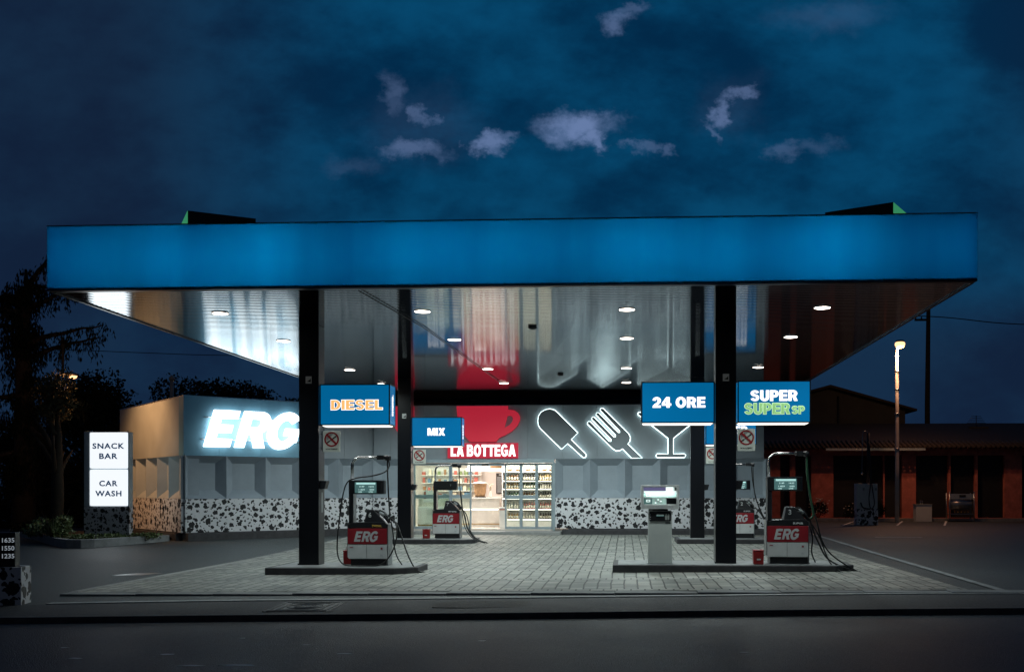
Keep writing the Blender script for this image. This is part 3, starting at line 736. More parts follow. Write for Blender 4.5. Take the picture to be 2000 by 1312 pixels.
# ------------------------------------------------------------------ pump islands
def island(x0, x1, y0, y1, lab):
    z = G((x0 + x1) / 2, y0); s = thing('pump_island', lab, 'pump island', ((x0 + x1) / 2, (y0 + y1) / 2, z), 0, 'raised islands under the pumps')
    hx, hy = (x1 - x0) / 2, (y1 - y0) / 2; c = .40
    oct_ = lambda d: [(-hx + d, -hy + d), (hx - c + d * .4, -hy + d), (hx - d, -hy + c * .8 + d * .4), (hx - d, hy - c * .8 - d * .4), (hx - c + d * .4, hy - d), (-hx + d, hy - d)]
    MB().slab(oct_(0), -.05, .148).build('kerb', 'kerb_dark', s, .018)
    MB().slab(oct_(.10), .10, .153).build('top_slab', 'island_top', s, .004)
    return s
island(-6.9, -4.0, 19.0, 20.6, 'raised dark kerbed island under the pump numbered 6')
island(-.25, 4.35, 19.25, 20.7, 'long raised dark kerbed island under the payment terminal and the pump numbered 3')
island(-7.2, -4.35, 28.7, 30.3, 'raised dark kerbed island under the pump numbered 7')
island(1.45, 4.3, 28.7, 30.3, 'raised dark kerbed island under the pump numbered 2, behind a front column')

# brand letters: heavy italic capitals as outlines in a unit-high box
def erg_loops(sh=.30, n=14):
    E_ = [(0, 0), (.72, 0), (.72, .23), (.27, .23), (.27, .39), (.65, .39), (.65, .61), (.27, .61), (.27, .77), (.73, .77), (.73, 1), (0, 1)]
    arc = lambda cx, cy, rx, ry, a0, a1, k: [(cx + rx * math.cos(R(a0 + (a1 - a0) * i / k)), cy + ry * math.sin(R(a0 + (a1 - a0) * i / k))) for i in range(k + 1)]
    Ro = [(0, 0), (.27, 0), (.27, .35), (.38, .35), (.55, 0), (.86, 0), (.66, .41)] + arc(.50, .69, .34, .31, -50, 90, 10) + [(0, 1)]
    Ri = [(.27, .57)] + arc(.46, .68, .12, .11, -90, 90, 8) + [(.27, .79)]
    Go = arc(.48, .5, .48, .53, 38, 322, 26) + [(.93, .18), (.93, .57), (.50, .57), (.50, .36), (.68, .36), (.68, .28)]
    Go += arc(.49, .5, .23, .29, 320, 42, 20)
    sh_ = lambda lp, dx: [(x + dx + sh * y, y) for x, y in lp]
    return [sh_(E_, 0), sh_(Ro, .86), sh_(Ri, .86), sh_(Go, 1.70)]
def erg(parent, name, cx, y, cz, h, m, depth, w=None):
    me = shape_mesh(erg_loops(), name, m, depth); k = h; kx = (w / 2.92) if w else k
    for v in me.vertices: v.co = (cx + (v.co.x - 1.46) * kx, y + v.co.y, cz + (v.co.z - .5) * k)
    me.update(); return link_mesh(name, me, parent)

# ------------------------------------------------------------------ fuel pumps
def pump(x, y, num, product, pcol, lit, hoses, lab, pw=.0):
    z = G(x, y) + .153
    p = thing('fuel_pump', lab, 'fuel pump', (x, y, z), 0, 'fuel pumps on the islands')
    MB().box(-.34, .37, .03, .37, 0, .128).build('plinth', 'black_plastic', p)
    def plate(z0, z1): return [(-.395, z0 + .03), (-.375, z0), (.385, z0), (.385, z1), (-.395, z1)]
    MB().prism(plate(.128, .412), 0, .385).build('cabinet', 'white_paint', p, .008)
    MB().prism([(-.395, .415), (.385, .415), (.385, .722), (-.395, .722)], -.002, .385).build('red_band', 'red_paint', p, .006)
    MB().box(.387, .405, .01, .38, .0, .80).build('side_trim', 'steel', p)
    MB().box(-.409, -.397, .02, .36, .16, .84).build('side_trim', 'steel', p)
    erg(p, 'brand_letters', -.02, -.004, .566, .205, 'letter_grey', .006, .50)
    MB().prism([(-.39, .725), (.39, .725), (.40, .80), (.33, .845), (-.05, .85), (-.30, .835), (-.385, .80)], .0, .37).build('hood', 'black_plastic', p, .01)
    h = MB(); vs = [(-.08, .02, .84), (.37, .02, .82), (.37, .33, .82), (-.08, .33, .84), (-.025, .07, 1.09), (.10, .07, 1.09), (.10, .28, 1.09), (-.025, .28, 1.09)]
    h.add(vs, [(0, 3, 2, 1), (4, 5, 6, 7), (0, 1, 5, 4), (1, 2, 6, 5), (2, 3, 7, 6), (3, 0, 4, 7)]); h.build('nozzle_hood', 'black_plastic', p, .012)
    nt_ = text(p, 'number', num, (.04, .030, .985), .10, 'letter_grey', None, .03, .004)
    text(p, 'product_name', product, (.19, -.003, .772), .042, pcol, .24 if len(product) > 6 else .20, .03, .003)
    # stand and display
    MB().box(-.385, -.305, .04, .30, .82, 1.42).build('stand', 'black_plastic', p, .008)
    MB().box(-.303, -.296, .06, .28, .84, 1.40).build('stand_face', 'steel', p)
    r = .07; head = [(-.385, .03), (.20, .03)] + [(.20 + .10 * math.sin(t * R(90) / 5), .03 + .13 - .13 * math.cos(t * R(90) / 5)) for t in range(1, 6)] + [(.30, .30), (-.385, .30)]
    hd = MB().slab(head, 1.395, 1.655).build('display_head', 'black_plastic', p, .008)
    MB().slab([(a_ * 1.01, b_ - .004) for a_, b_ in head], 1.657, 1.668).build('head_top', 'steel', p)
    if lit:
        MB().box(-.26, .17, .022, .028, 1.42, 1.63).build('screen', 'screen', hd)
        MB().box(-.23, .15, .0185, .0215, 1.585, 1.622).build('screen_header', 'screen_top', hd)
        for (tx, bx, bz, bw) in (('2149', -.12, 1.545, .10), ('1635', .07, 1.545, .10), ('1.429', -.12, 1.485, .12), ('000', .08, 1.485, .09), ('LIRE', -.15, 1.44, .07), ('LITRI', .06, 1.44, .08)):
            text(hd, 'readout', tx, (bx, .018, bz), .026, 'digit', bw, .01, 0)
    else:
        MB().box(-.26, .17, .024, .029, 1.42, 1.63).build('screen', 'rubber', hd)
        text(hd, 'number', num, (.13, .02, 1.54), .05, 'letter_grey', None, .02, .002)
    mb = MB(); mb.box(-.393, .383, -.0035, .0, .4125, .4145); mb.box(-.02, -.016, -.0035, .0, .135, .41); mb.build('seam', 'ink', p)
    mb = MB(); mb.box(.25, .31, -.004, -.001, .30, .36); mb.box(-.36, -.27, -.004, -.001, .33, .375); mb.box(.25, .31, -.004, -.001, .18, .215); mb.build('sticker', 'letter_grey', p)
    mb = MB(); mb.box(.262, .298, -.0055, -.0042, .312, .348); mb.box(-.35, -.29, -.0055, -.0042, .345, .360); mb.build('sticker_print', 'ring_red', p)
    for k in range(3): MB().lathe([(.0, 0), (.011, .0), (.011, .006)], 8).build('button', 'white_paint', hd).location = (.265, .075 + .02, 1.46 + .05 * k)
    for o in hd.children:
        if o.name.startswith('button'): o.rotation_euler = (R(90), 0, R(35))
    # boom
    for dy in (.10, .20):
        pts = [(-.345, dy, 1.64), (-.345, dy, 1.96)] + [(-.345 + .16 - .16 * math.cos(R(t)), dy, 1.96 + .16 * math.sin(R(t))) for t in range(15, 91, 15)] + [(.20, dy, 2.12)]
        MB().tube(pts, .019, 8).build('boom_pipe', 'chrome', p)
    mb = MB(); mb.box(.17, .30, .06, .24, 2.075, 2.16); mb.cyl((.30, .10, 2.12), (.40, .10, 2.12), .036); mb.cyl((.30, .20, 2.12), (.40, .20, 2.12), .036); mb.lathe([(.045, -.05), (.05, .03), (.02, .05)], 10, (.37, .1, 2.11)); mb.lathe([(.045, -.05), (.05, .03), (.02, .05)], 10, (.37, .2, 2.11))
    mb.build('boom_head', 'dark_metal', p)
    # nozzles hanging on the sloping side
    for k, dy in enumerate((.08, .18, .27)[:2 if len(product) < 7 else 3]):
        n_ = MB(); n_.tube([(.13, dy, 1.075), (.24, dy, 1.02), (.34, dy, .93), (.41, dy, .83)], [.016, .028, .026, .020], 8)
        n_.tube([(.20, dy, 1.085), (.30, dy, 1.04), (.38, dy, .95), (.36, dy, .91)], .008, 6)
        nz = n_.build('nozzle', 'dark_metal', p)
        MB().tube([(.22, dy, 1.035), (.31, dy, .965)], [.034, .032], 8).build('grip', 'plastic_grey', nz)
    for hz in hoses:
        MB().tube(spline(hz[0], 7), hz[1] if len(hz) > 1 else .014, 7).build('hose', hz[2] if len(hz) > 2 else 'rubber', p)
    return p
pump(-5.06, 19.6, '6', 'DIESEL', 'letter_orange', True, [
    ([(.37, .10, 2.07), (.38, .09, 1.7), (.41, .07, 1.2), (.43, .06, .97), (.42, .08, .86)],),
    ([(.38, .15, 2.07), (.40, .12, 1.95), (.34, .02, 1.83), (.1, -.06, 1.75), (-.2, -.08, 1.71), (-.38, -.06, 1.63), (-.47, -.05, 1.40), (-.53, -.06, 1.0), (-.575, -.08, .55), (-.56, -.12, .22), (-.45, -.18, .05), (-.25, -.22, .006), (.1, -.22, .006), (.32, -.18, .04), (.47, -.10, .20), (.56, -.02, .45), (.58, .02, .70), (.52, .08, .85), (.42, .10, .93)], .014),
    ([(.42, .2, .90), (.55, .15, .80), (.68, .05, .52), (.82, -.1, .22), (1.0, -.2, -.06), (1.2, -.28, -.13)], .015),
    ([(.42, .2, .85), (.48, .12, .6), (.51, .1, .35), (.58, .06, .15), (.68, .02, .016)], .014)],
    'red and white fuel pump numbered 6 with orange DIESEL lettering and a hose loop')
pump(3.11, 19.6, '3', 'SUPER', 'letter_grey', True, [
    ([(.37, .10, 2.07), (.38, .09, 1.7), (.43, .07, 1.3), (.49, .06, .95), (.44, .08, .86)], .022, 'green_rubber'),
    ([(.38, .2, 2.07), (.42, .2, 1.7), (.46, .2, 1.3), (.56, .15, .85), (.66, .1, .45), (.80, 0, .2), (1.05, -.15, .0), (1.27, -.25, -.13)], .015),
    ([(.42, .1, .88), (.50, .05, .6), (.58, 0, .40), (.72, -.08, .12), (.98, -.2, -.04), (1.24, -.26, -.12)], .017),
    ([(.42, .2, .84), (.60, .12, .55), (.72, .05, .20), (.80, -.1, .0), (.95, -.45, -.135), (1.2, -.42, -.138), (1.3, -.27, -.12)], .014),
    ([(.42, .2, .80), (.50, .2, .5), (.48, .18, .22), (.54, .12, .016)], .014)],
    'red and white fuel pump numbered 3 with a green hose beside a red bin')
pump(-5.25, 29.35, '7', 'MIX SUPER', 'letter_grey', False, [
    ([(.37, .10, 2.07), (.38, .09, 1.6), (.44, .05, 1.2), (.50, .0, .8), (.62, -.1, .4), (.8, -.2, .1), (1.1, -.3, -.10)], .014),
    ([(.34, .2, 2.07), (.36, .2, 1.6), (.42, .15, 1.1), (.47, .05, .7), (.58, -.1, .3), (.85, -.3, .0), (1.2, -.4, -.12)], .014),
    ([(.42, .1, .88), (.58, .05, .7), (.66, 0, .45), (.74, -.1, .2), (.95, -.2, -.02), (1.25, -.3, -.12)], .016),
    ([(.30, .2, 1.0), (.45, .12, .85), (.56, .05, .6), (.62, 0, .3), (.80, -.15, .06), (1.0, -.25, -.08)], .016)],
    'red and white fuel pump numbered 7 with a dark display before the shop')
pump(3.30, 29.35, '2', 'SUPER', 'letter_grey', True, [
    ([(.37, .10, 2.07), (.38, .09, 1.7), (.43, .05, 1.2), (.55, .0, .85), (.72, -.05, .5), (.95, -.15, .15)], .014),
    ([(.34, .2, 2.07), (.38, .2, 1.6), (.50, .12, 1.0), (.66, .0, .6), (.86, -.1, .25), (1.0, -.2, .05)], .014),
    ([(.42, .1, .88), (.55, .05, .75), (.7, .0, .5), (.9, -.1, .2)], .018)],
    'red and white fuel pump numbered 2, partly hidden behind the right front column')

# red bins standing by the pumps
def red_can(x, y, lab, handle=False):
    z = G(x, y) + .153; c = thing('red_bin', lab, 'bin', (x, y, z), 0, 'red bins beside the pumps')
    MB().box(-.095, .095, -.085, .085, 0, .25, -.006).build('body', 'red_can', c, .012)
    MB().box(-.106, .106, -.096, .096, .252, .275).build('lid', 'red_paint', c, .008)
    if handle:
        mb = MB(); mb.tube([(-.06, 0, .27), (-.06, 0, .325), (-.045, 0, .345)], .008, 6); mb.tube([(.06, 0, .27), (.06, 0, .325), (.045, 0, .345)], .008, 6); mb.build('handle', 'steel', c)
    else: MB().box(-.035, .035, -.094, -.0915, .08, .11).build('sticker', 'letter_grey', c)
red_can(-5.53, 19.98, 'dark red bin with two prongs, half hidden behind the pump numbered 6', True)
red_can(2.53, 19.52, 'red bin with lid standing alone between a front column and the pump numbered 3')
red_can(-5.80, 29.2, 'small red bin beside the pump numbered 7 near the shop door')

# payment terminal
tx, ty = .66, 19.55; tz = G(tx, ty) + .153
t = thing('payment_terminal', 'white self-service payment terminal with a glowing head on a pedestal', 'payment terminal', (tx, ty, tz))
MB().box(-.232, .232, 0, .36, 0, 1.03, .008).build('pedestal', 'offwhite', t, .008)
MB().box(-.25, .25, -.02, .38, 0, .02).build('foot', 'plastic_grey', t)
pn = MB().box(-.205, .205, -.012, -.001 + .02, .83, 1.02).build('note_panel', 'black_plastic', t, .004)
MB().box(-.07, .075, -.020, -.0125, .925, .955).build('note_slot', 'terminal_teal', pn)
MB().box(-.06, .065, -.024, -.0205, .948, .960).build('slot_lip', 'letter_grey', pn)
for k in range(3):
    MB().box(-.195, -.18, -.0145, -.0125, .86 + .045 * k, .875 + .045 * k).build('mark', 'letter_grey', pn)
for k in range(2):
    MB().prism([(.10 + .045 * k, .86), (.13 + .045 * k, .86), (.135 + .045 * k, .96), (.115 + .045 * k, .98), (.095 + .045 * k, .93)], -.0145, -.0125).build('mark', 'smoke_grey', pn)
MB().box(.10, .20, .0, .0065, .79, .805).build('maker_plate', 'ink', t)
MB().box(-.15, .15, .05, .3, 1.02, 1.08).build('neck', 'dark_metal', t)
hd = MB(); hw, h0, h1 = .365, 1.065, 1.525
hd.box(-hw, hw, .06, .40, h0, h1); hd.box(-hw, -hw + .045, -.05, .058, h0, h1); hd.box(hw - .045, hw, -.05, .058, h0, h1); hd.box(-hw + .046, hw - .046, -.05, .058, h1 - .035, h1); hd.box(-hw + .046, hw - .046, -.06, .058, h0, h0 + .09)
hd = hd.build('head_case', 'white_paint', t, .006)
MB().box(-.315, .11, .02, .05, 1.415, 1.48).build('header_panel', 'terminal_lilac', hd)
MB().box(.115, .255, .018, .05, 1.415, 1.485).build('header_light', 'terminal_bright', hd)
MB().box(.29, .315, .02, .05, 1.42, 1.48).build('header_panel', 'ink', hd)
MB().box(-.31, .31, -.01, .055, 1.392, 1.408).build('lamp_strip', 'terminal_bright', hd)
MB().box(-.31, .31, .035, .055, 1.295, 1.385).build('screen', 'terminal_glow', hd)
MB().box(-.318, .318, -.02, .055, 1.276, 1.288).build('ledge', 'white_paint', hd)
MB().box(-.31, -.15, .03, .055, 1.158, 1.272).build('key_panel', 'terminal_teal', hd)
MB().box(-.145, .12, .03, .055, 1.158, 1.272).build('keypad', 'terminal_glow', hd)
MB().box(.125, .31, .03, .055, 1.158, 1.272).build('card_panel', 'black_plastic', hd)
for zz in (1.20, 1.31):
    mb = MB(); mb.box(-.265, -.19, .018, .028, zz, zz + .012); mb.box(-.265, -.19, .018, .028, zz + .035, zz + .045); mb.box(-.265, -.255, .018, .028, zz + .013, zz + .034); mb.box(-.2, -.19, .018, .028, zz + .013, zz + .034); mb.build('symbol', 'terminal_bright', hd)
for i in range(3):
    for j in range(3): MB().box(-.10 + .05 * i, -.07 + .05 * i, .022, .0285, 1.175 + .03 * j, 1.195 + .03 * j).build('key', 'terminal_bright' if (i + j) % 3 == 0 else 'letter_grey', hd)
text(hd, 'bezel_text', 'INTRODURRE BANCONOTE', (0, -.061, 1.11), .018, 'plastic_grey', .5, 0, 0)
light('terminal_lamp', 'AREA', t, (0, -.02, 1.385), 1.2, (.85, 1, .95), .55, size_y=.03, rot=(R(20), 0, 0))

# ------------------------------------------------------------------ the shop
BY = 34.6; WZ0, WZ1, WZ2, WZ3 = .30, 1.34, 2.67, 4.50
shop = thing('station_shop', 'low grey station shop with chocolate-bar panels, spotted plinth and lit glass front', 'shop building', (0, 0, 0))
Cc = (-13.55, 30.4); dF = (.745, .667); dS = (.667, -.745)
def run(name, p0, d, length, ncell, label=None):
    L_ = math.hypot(*d); d = (d[0] / L_, d[1] / L_); n = (d[1], -d[0])
    W = lambda s, o, z: (p0[0] + d[0] * s + n[0] * o, p0[1] + d[1] * s + n[1] * o, z)
    w = length / ncell; fi = w * .215
    mb = MB(); vs = []; fs = []
    za, zb = WZ1, WZ2 - .004; h = zb - za; r0, r1 = za + h * .20, zb - h * .165; o1, o0 = .10, -.15
    for k in range(ncell):
        s0, s1 = k * w, (k + 1) * w; o = len(vs)
        vs += [W(s0, o1, za), W(s1, o1, za), W(s1, o1, zb), W(s0, o1, zb), W(s0 + fi, o0, r0), W(s1 - fi, o0, r0), W(s1 - fi, o0, r1), W(s0 + fi, o0, r1)]
        fs += [(o, o + 1, o + 5, o + 4), (o + 1, o + 2, o + 6, o + 5), (o + 2, o + 3, o + 7, o + 6), (o + 3, o, o + 4, o + 7), (o + 4, o + 5, o + 6, o + 7)]
    mb.add(vs, fs)
    mb.box(0, length, -.45, -.16, za, zb, 0, W)
    mb.box(0, .012, -.159, .10, za, zb, 0, W); mb.box(length - .012, length, -.159, .10, za, zb, 0, W)
    mb.build('panelled_wall', 'wall_grey', shop, 0)
    pl_ = MB().box(0, length, -.10, .45, WZ0, WZ1 - .006).build('spotted_plinth', 'spots', shop, 0)
    pl_.location = (p0[0], p0[1], 0); pl_.rotation_euler = (0, 0, math.atan2(d[1], d[0]))
    return W, w
def fascia(W, s0, s1, step, m, o=0., z0=WZ2 + .004, z1=WZ3, first=None):
    mb = MB(); s = s0; k = first or step
    while s < s1 - .01:
        e = min(s + k, s1); mb.box(s + .003, e - .003, o - .12, o, z0, z1, 0, W); s = e; k = step
    mb.box(s0 + .003, s1 - .003, o - .45, o - .125, z0, z1, 0, W)
    mb.build('fascia_panel', m, shop)
    mb = MB(); mb.box(s0, s1, o - .46, o + .012, z1, z1 + .03, 0, W); mb.build('coping', 'steel', shop)
# right part of the front
Wr, _ = run('r', (-2.41, BY), (1, 0), 7.15, 6)
# short bay between the wing and the door
Wm, _ = run('m', (-8.72, BY), (1, 0), 1.26, 1)
Wf, _ = run('f', Cc, dF, 6.36, 5)
sS = (Cc[0] - dS[0] / 1.0 * 7.2, Cc[1] - dS[1] * 7.2)
Ws, _ = run('s', sS, dS, 7.2, 6)
We, _ = run('e', (4.74, BY), (0, 1), 6, 5)
W0 = lambda s, o, z: (-8.72 + s, BY - o, z)
fascia(W0, 0, 13.40, 1.19, 'fascia_grey', first=.60)
fascia(Wf, -.02, 4.25, 1.35, 'fascia_bluelit', first=1.1, o=-.02)
fascia(Wf, 4.25, 6.45, 1.1, 'fascia_grey', o=-.02)
fascia(Ws, 0, 7.2 - .02, 7.2, 'fascia_grey', o=-.02)
fascia(We, .47, 6, 3, 'fascia_grey')
# roof
mb = MB(); mb.box(-8.7, 4.3, 35.1, 40.4, WZ3 - .3, WZ3 - .15); mb.build('roof', 'roof_gravel', shop)
mb = MB(); q = [Wf(.5, -.5, 0), Wf(6.4, -.5, 0), (-8.7, 40.4, 0), (-15, 40.4, 0), Ws(.3, -.5, 0)]; mb.slab([(a_[0], a_[1]) for a_ in q], WZ3 - .3, WZ3 - .16); mb.build('roof', 'roof_gravel', shop)
MB().box(-18.2, 4.7, 40.45, 40.7, .1, WZ3 - .1).build('back_wall', 'wall_grey', shop)
# raised base kerb
mb = MB()
mb.box(0, 7.2, -.4, .34, -.3, WZ0 - .012, 0, Wf); mb.build('base_kerb', 'kerb_dark', shop, .015)
mb = MB(); mb.box(0, 7.0, -.4, .2, -.3, WZ0 - .03, 0, Ws); mb.build('base_kerb', 'kerb_dark', shop, .015)
mb = MB(); mb.box(-2.15, 5.2, 34.0, 34.7, -.1, WZ0 - .02); mb.build('base_kerb', 'kerb_dark', shop, .015)
mb = MB(); mb.box(-8.5, -2.17, 33.75, 34.75, -.1, WZ0 - .09); mb.build('door_step', 'concrete', shop, .02)

# door front: opening x -7.42 .. -2.44
DX0, DX1, DZ1 = -7.42, -2.44, 2.60
mb = MB(); mb.box(DX0 + .002, DX1 - .002, BY - .10, BY + .25, DZ1 - .06, WZ2 - .002); mb.box(DX0 - .03, DX0 + .06, BY - .12, BY + .2, WZ0 - .08, DZ1 - .062); mb.box(DX1 - .06, DX1 + .025, BY - .12, BY + .2, WZ0 - .08, DZ1 - .062)
mb.build('door_surround', 'alu_frame', shop, .006)
def glazed(x0, x1, y, mid, nm='glass_door', fr=.055):
    z0, z1 = WZ0 - .05, DZ1 - .07
    f = MB(); f.box(x0, x0 + fr, y, y + .05, z0, z1); f.box(x1 - fr, x1, y, y + .05, z0, z1)
    f.box(x0 + fr, x1 - fr, y, y + .05, z0, z0 + .10); f.box(x0 + fr, x1 - fr, y, y + .05, z1 - .07, z1)
    if mid: f.box(x0 + fr, x1 - fr, y + .005, y + .045, mid - .06, mid + .07)
    d = f.build(nm, 'alu_frame', shop, .004)
    MB().box(x0 + fr, x1 - fr, y + .022, y + .028, z0 + .10, z1 - .07).build('pane', 'pane_glass', d)
    return d
glazed(-7.36, -6.04, BY + .02, 0, 'shop_window'); 
glazed(-7.34, -6.06, BY + .12, 1.38, 'glass_door')
glazed(-6.04, -5.32, BY + .06, 1.38, 'glass_door')
glazed(-4.16, -3.60, BY + .06, 1.36, 'glass_door')
glazed(-3.60, -3.06, BY + .06, 1.36, 'glass_door')
glazed(-3.06, -2.50, BY + .02, 0, 'shop_window')
MB().box(-5.31, -4.17, BY + .0, BY + .12, DZ1 - .16, DZ1 - .07).build('door_sensor', 'alu_frame', shop)
MB().box(-4.95, -4.72, BY - .02, BY + .0, DZ1 - .15, DZ1 - .10).build('sensor_eye', 'black_plastic', shop)

# interior shell
IX0, IX1, IY0, IY1, IZ0, IZ1 = -8.6, -2.0, 34.95, 39.6, .27, 2.95
mb = MB(); mb.box(IX0 - .1, IX0, IY0, IY1, IZ0, IZ1); mb.box(IX1, IX1 + .1, IY0, IY1, IZ0, IZ1); mb.box(IX0, IX1, IY1, IY1 + .1, IZ0, IZ1); mb.box(IX0, IX1, IY0, IY1, IZ1, IZ1 + .08)
mb.build('interior_wall', 'interior_wall', shop)
MB().box(IX0, IX1, BY + .0, IY1, IZ0 - .1, IZ0).build('interior_floor', 'interior_floor', shop)
for k, x in enumerate((-7.6, -5.9, -4.2, -2.9)):
    pl = MB().box(x - .14, x + .14, 35.4, 38.6, IZ1 - .07, IZ1 - .004).build('ceiling_lamp', 'warm_panel', shop)
light('ceiling_glow', 'AREA', shop, (-6.3, 36.9, IZ1 - .1), 260, (1, .92, .85), 3.4, size_y=3.0)
light('ceiling_glow', 'AREA', shop, (-3.4, 35.45, IZ1 - .1), 70, (1, .93, .86), 1.7, size_y=.3, rot=(R(12), 0, 0))

# ------------------------------------------------------------------ signs on the shop front
CUP = [(-5.81, 4.49), (-5.8, 4.35), (-5.77, 4.09), (-5.71, 3.79), (-5.59, 3.55), (-5.45, 3.38), (-5.35, 3.26), (-4.44, 3.26), (-4.33, 3.4), (-4.12, 3.49), (-3.88, 3.63), (-3.71, 3.8), (-3.62, 3.99), (-3.62, 4.12), (-3.69, 4.25), (-3.82, 4.34), (-4.03, 4.36), (-4.03, 4.49)]
HOLE = [(-4.05, 4.14), (-3.97, 4.16), (-3.90, 4.13), (-3.86, 4.05), (-3.89, 3.94), (-3.99, 3.83), (-4.15, 3.74)]
ICE = [(-3.0, 3.96), (-2.98, 4.13), (-2.9, 4.26), (-2.77, 4.34), (-2.6, 4.38), (-2.44, 4.34), (-2.34, 4.26), (-1.64, 3.56), (-1.87, 3.33), (-1.38, 2.85), (-1.35, 2.78), (-1.38, 2.73), (-1.45, 2.72), (-1.98, 3.2), (-2.19, 3.01), (-2.91, 3.71), (-2.98, 3.82)]
FORK = [(-.78, 4.39), (.09, 3.53), (.15, 3.4), (.13, 3.26), (.06, 3.18), (.55, 2.70), (.2, 2.70), (-.11, 3.02), (-.2, 2.96), (-.33, 2.95), (-.45, 3.03), (-1.31, 3.87), (-1.28, 3.94), (-1.22, 3.94), (-.56, 3.26), (-.50, 3.26), (-.49, 3.33), (-1.16, 4.03), (-1.14, 4.09), (-1.08, 4.09), (-.41, 3.41), (-.35, 3.41), (-.34, 3.48), (-1.01, 4.18), (-.98, 4.24), (-.92, 4.23), (-.26, 3.56), (-.20, 3.56), (-.20, 3.62), (-.87, 4.33), (-.84, 4.39)]
GLASS = [(.42, 4.24), (2.63, 4.23), (2.63, 4.18), (1.61, 3.37), (1.61, 2.83), (1.99, 2.83), (2.03, 2.78), (1.99, 2.72), (1.06, 2.72), (1.03, 2.78), (1.06, 2.83), (1.44, 2.83), (1.44, 3.37), (.42, 4.18)]
me = shape_mesh([CUP, HOLE[::-1]], 'cup_sign', 'cup_red', .05); o = link_mesh('cup_sign', me, None, (0, BY - .085, 0)); tag(o, 'big flat red coffee cup sign with a handle above the shop door', 'shop sign')
RED2 = [(-7.95, 4.49), (-7.95, 3.75), (-7.85, 3.6), (-7.45, 3.6), (-7.29, 3.75), (-7.29, 4.49)]
me = shape_mesh([RED2], 'red_sign', 'cup_red', .05); o = link_mesh('red_sign', me, None, (0, BY - .085, 0)); tag(o, 'narrow strip of a red fascia sign showing beside the left back column', 'shop sign')
def neon_sign(name, loop, lab):
    s = thing(name, lab, 'neon sign', (0, BY, 0), 0, 'neon edged signs on the shop front')
    me = shape_mesh([loop], 'plate', 'fascia_grey', .03); me.transform(Matrix.Translation((0, -.105, 0))); link_mesh('plate', me, s)
    pts = [Vector((x, -.065, z)) for x, z in loop]; pts = pts + [pts[0]]
    MB().tube(pts, .017, 6, False).build('neon_tube', 'neon', s)
neon_sign('ice_cream_sign', ICE, 'grey ice lolly sign outlined in white neon above the panelled wall')
neon_sign('fork_sign', FORK, 'grey slanting fork sign outlined in white neon')
neon_sign('cocktail_sign', GLASS, 'grey cocktail glass sign outlined in white neon, its rim behind a blue box')
s = thing('bottega_sign', 'red lit sign reading LA BOTTEGA over the shop door', 'shop sign', (-4.9, BY - .004, 2.70))
MB().box(-1.215, 1.215, -.14, 0, 0, .52).build('case', 'red_box', s, .006)
word(s, 'letters', 'LA BOTTEGA', (.02, -.152, .262), .42, 'sign_white', 2.24, .0, .06, .02)
ang = math.atan2(dF[1], dF[0])
s = thing('illuminated_letters', 'huge glowing white italic ERG letters on the blue-lit fascia of the wing', 'illuminated sign', (*Wf(2.18, 0, 0)[:2], 3.53), ang)
o = erg(s, 'letters', 0, -.13, 0, 1.16, 'erg_white', .10, 3.28)
mb = MB(); mb.box(-1.7, 1.6, -.03, -.002, -.36, -.33); mb.box(-1.6, 1.7, -.03, -.002, .33, .36); mb.build('rail', 'steel', s)
light('halo', 'AREA', s, (0, -.07, 0), 15, (.88, .98, 1), 2.9, size_y=.75, rot=(R(90), 0, 0))

# ------------------------------------------------------------------ inside the shop
SY = 35.9
sh = thing('bottle_shelf', 'white lit wall of shelves holding rows of bottles behind the right glass panels', 'shelves', (-3.42, SY, IZ0))
mb = MB(); mb.box(-1.0, -.96, 0, .45, 0, 2.55); mb.box(.96, 1.0, 0, .45, 0, 2.55); mb.box(-.96, .96, .42, .45, 0, 2.55); mb.build('carcass', 'shelf_white', sh)
SZ = [2.27, 1.94, 1.65, 1.31, .93, .57]
for z in SZ:
    b = MB().box(-.958, .958, 0, .418, z - .03 - IZ0, z - IZ0).build('shelf', 'shelf_white', sh)
    MB().box(-.955, .955, -.012, -.001, z - .032 - IZ0, z - .002 - IZ0).build('edge_glow', 'warm_strip', b)  # brightness of the lit shelf edge put in as a glowing strip
MB().box(-.958, .958, .0, .40, .02, .24).build('drawer', 'shelf_white', sh)
kinds = {}
def bottle_proto(m, tall):
    h = tall
    body = MB().lathe([(.034, 0), (.036, .01), (.036, h * .60), (.028, h * .70), (.013, h * .78), (.012, h * .96), (.015, h * .96), (.015, h)], 8)
    k = len(body.f); body.lathe([(.0365, h * .16), (.0372, h * .17), (.0372, h * .50), (.0365, h * .51)], 8)
    me = body.mesh('bottle', m); me.materials.append(MAT['label_cream']); me.materials.append(MAT['shelf_white'])
    for i, p_ in enumerate(me.polygons):
        if i >= k: p_.material_index = 1
        elif min(me.vertices[v].co.z for v in p_.vertices) > h * .93: p_.material_index = 2
    return me
colname = {'bottle_amber': 'amber', 'bottle_green': 'green', 'bottle_dark': 'dark', 'bottle_clear': 'clear', 'bottle_pink': 'pink', 'bottle_gold': 'golden'}
plan = [['bottle_amber', 'bottle_dark', 'bottle_gold'], ['bottle_gold', 'bottle_green', 'bottle_clear'], ['bottle_green', 'bottle_amber', 'bottle_dark'], ['bottle_clear', 'bottle_pink', 'bottle_pink'], ['bottle_gold', 'bottle_clear', 'bottle_dark']]
ordn = ['second', 'third', 'fourth', 'fifth', 'lowest']
bays = [(-4.30, -3.72, 'left'), (-3.66, -3.12, 'middle'), (-3.07, -2.55, 'right')]
protos = {}
random.seed(21)
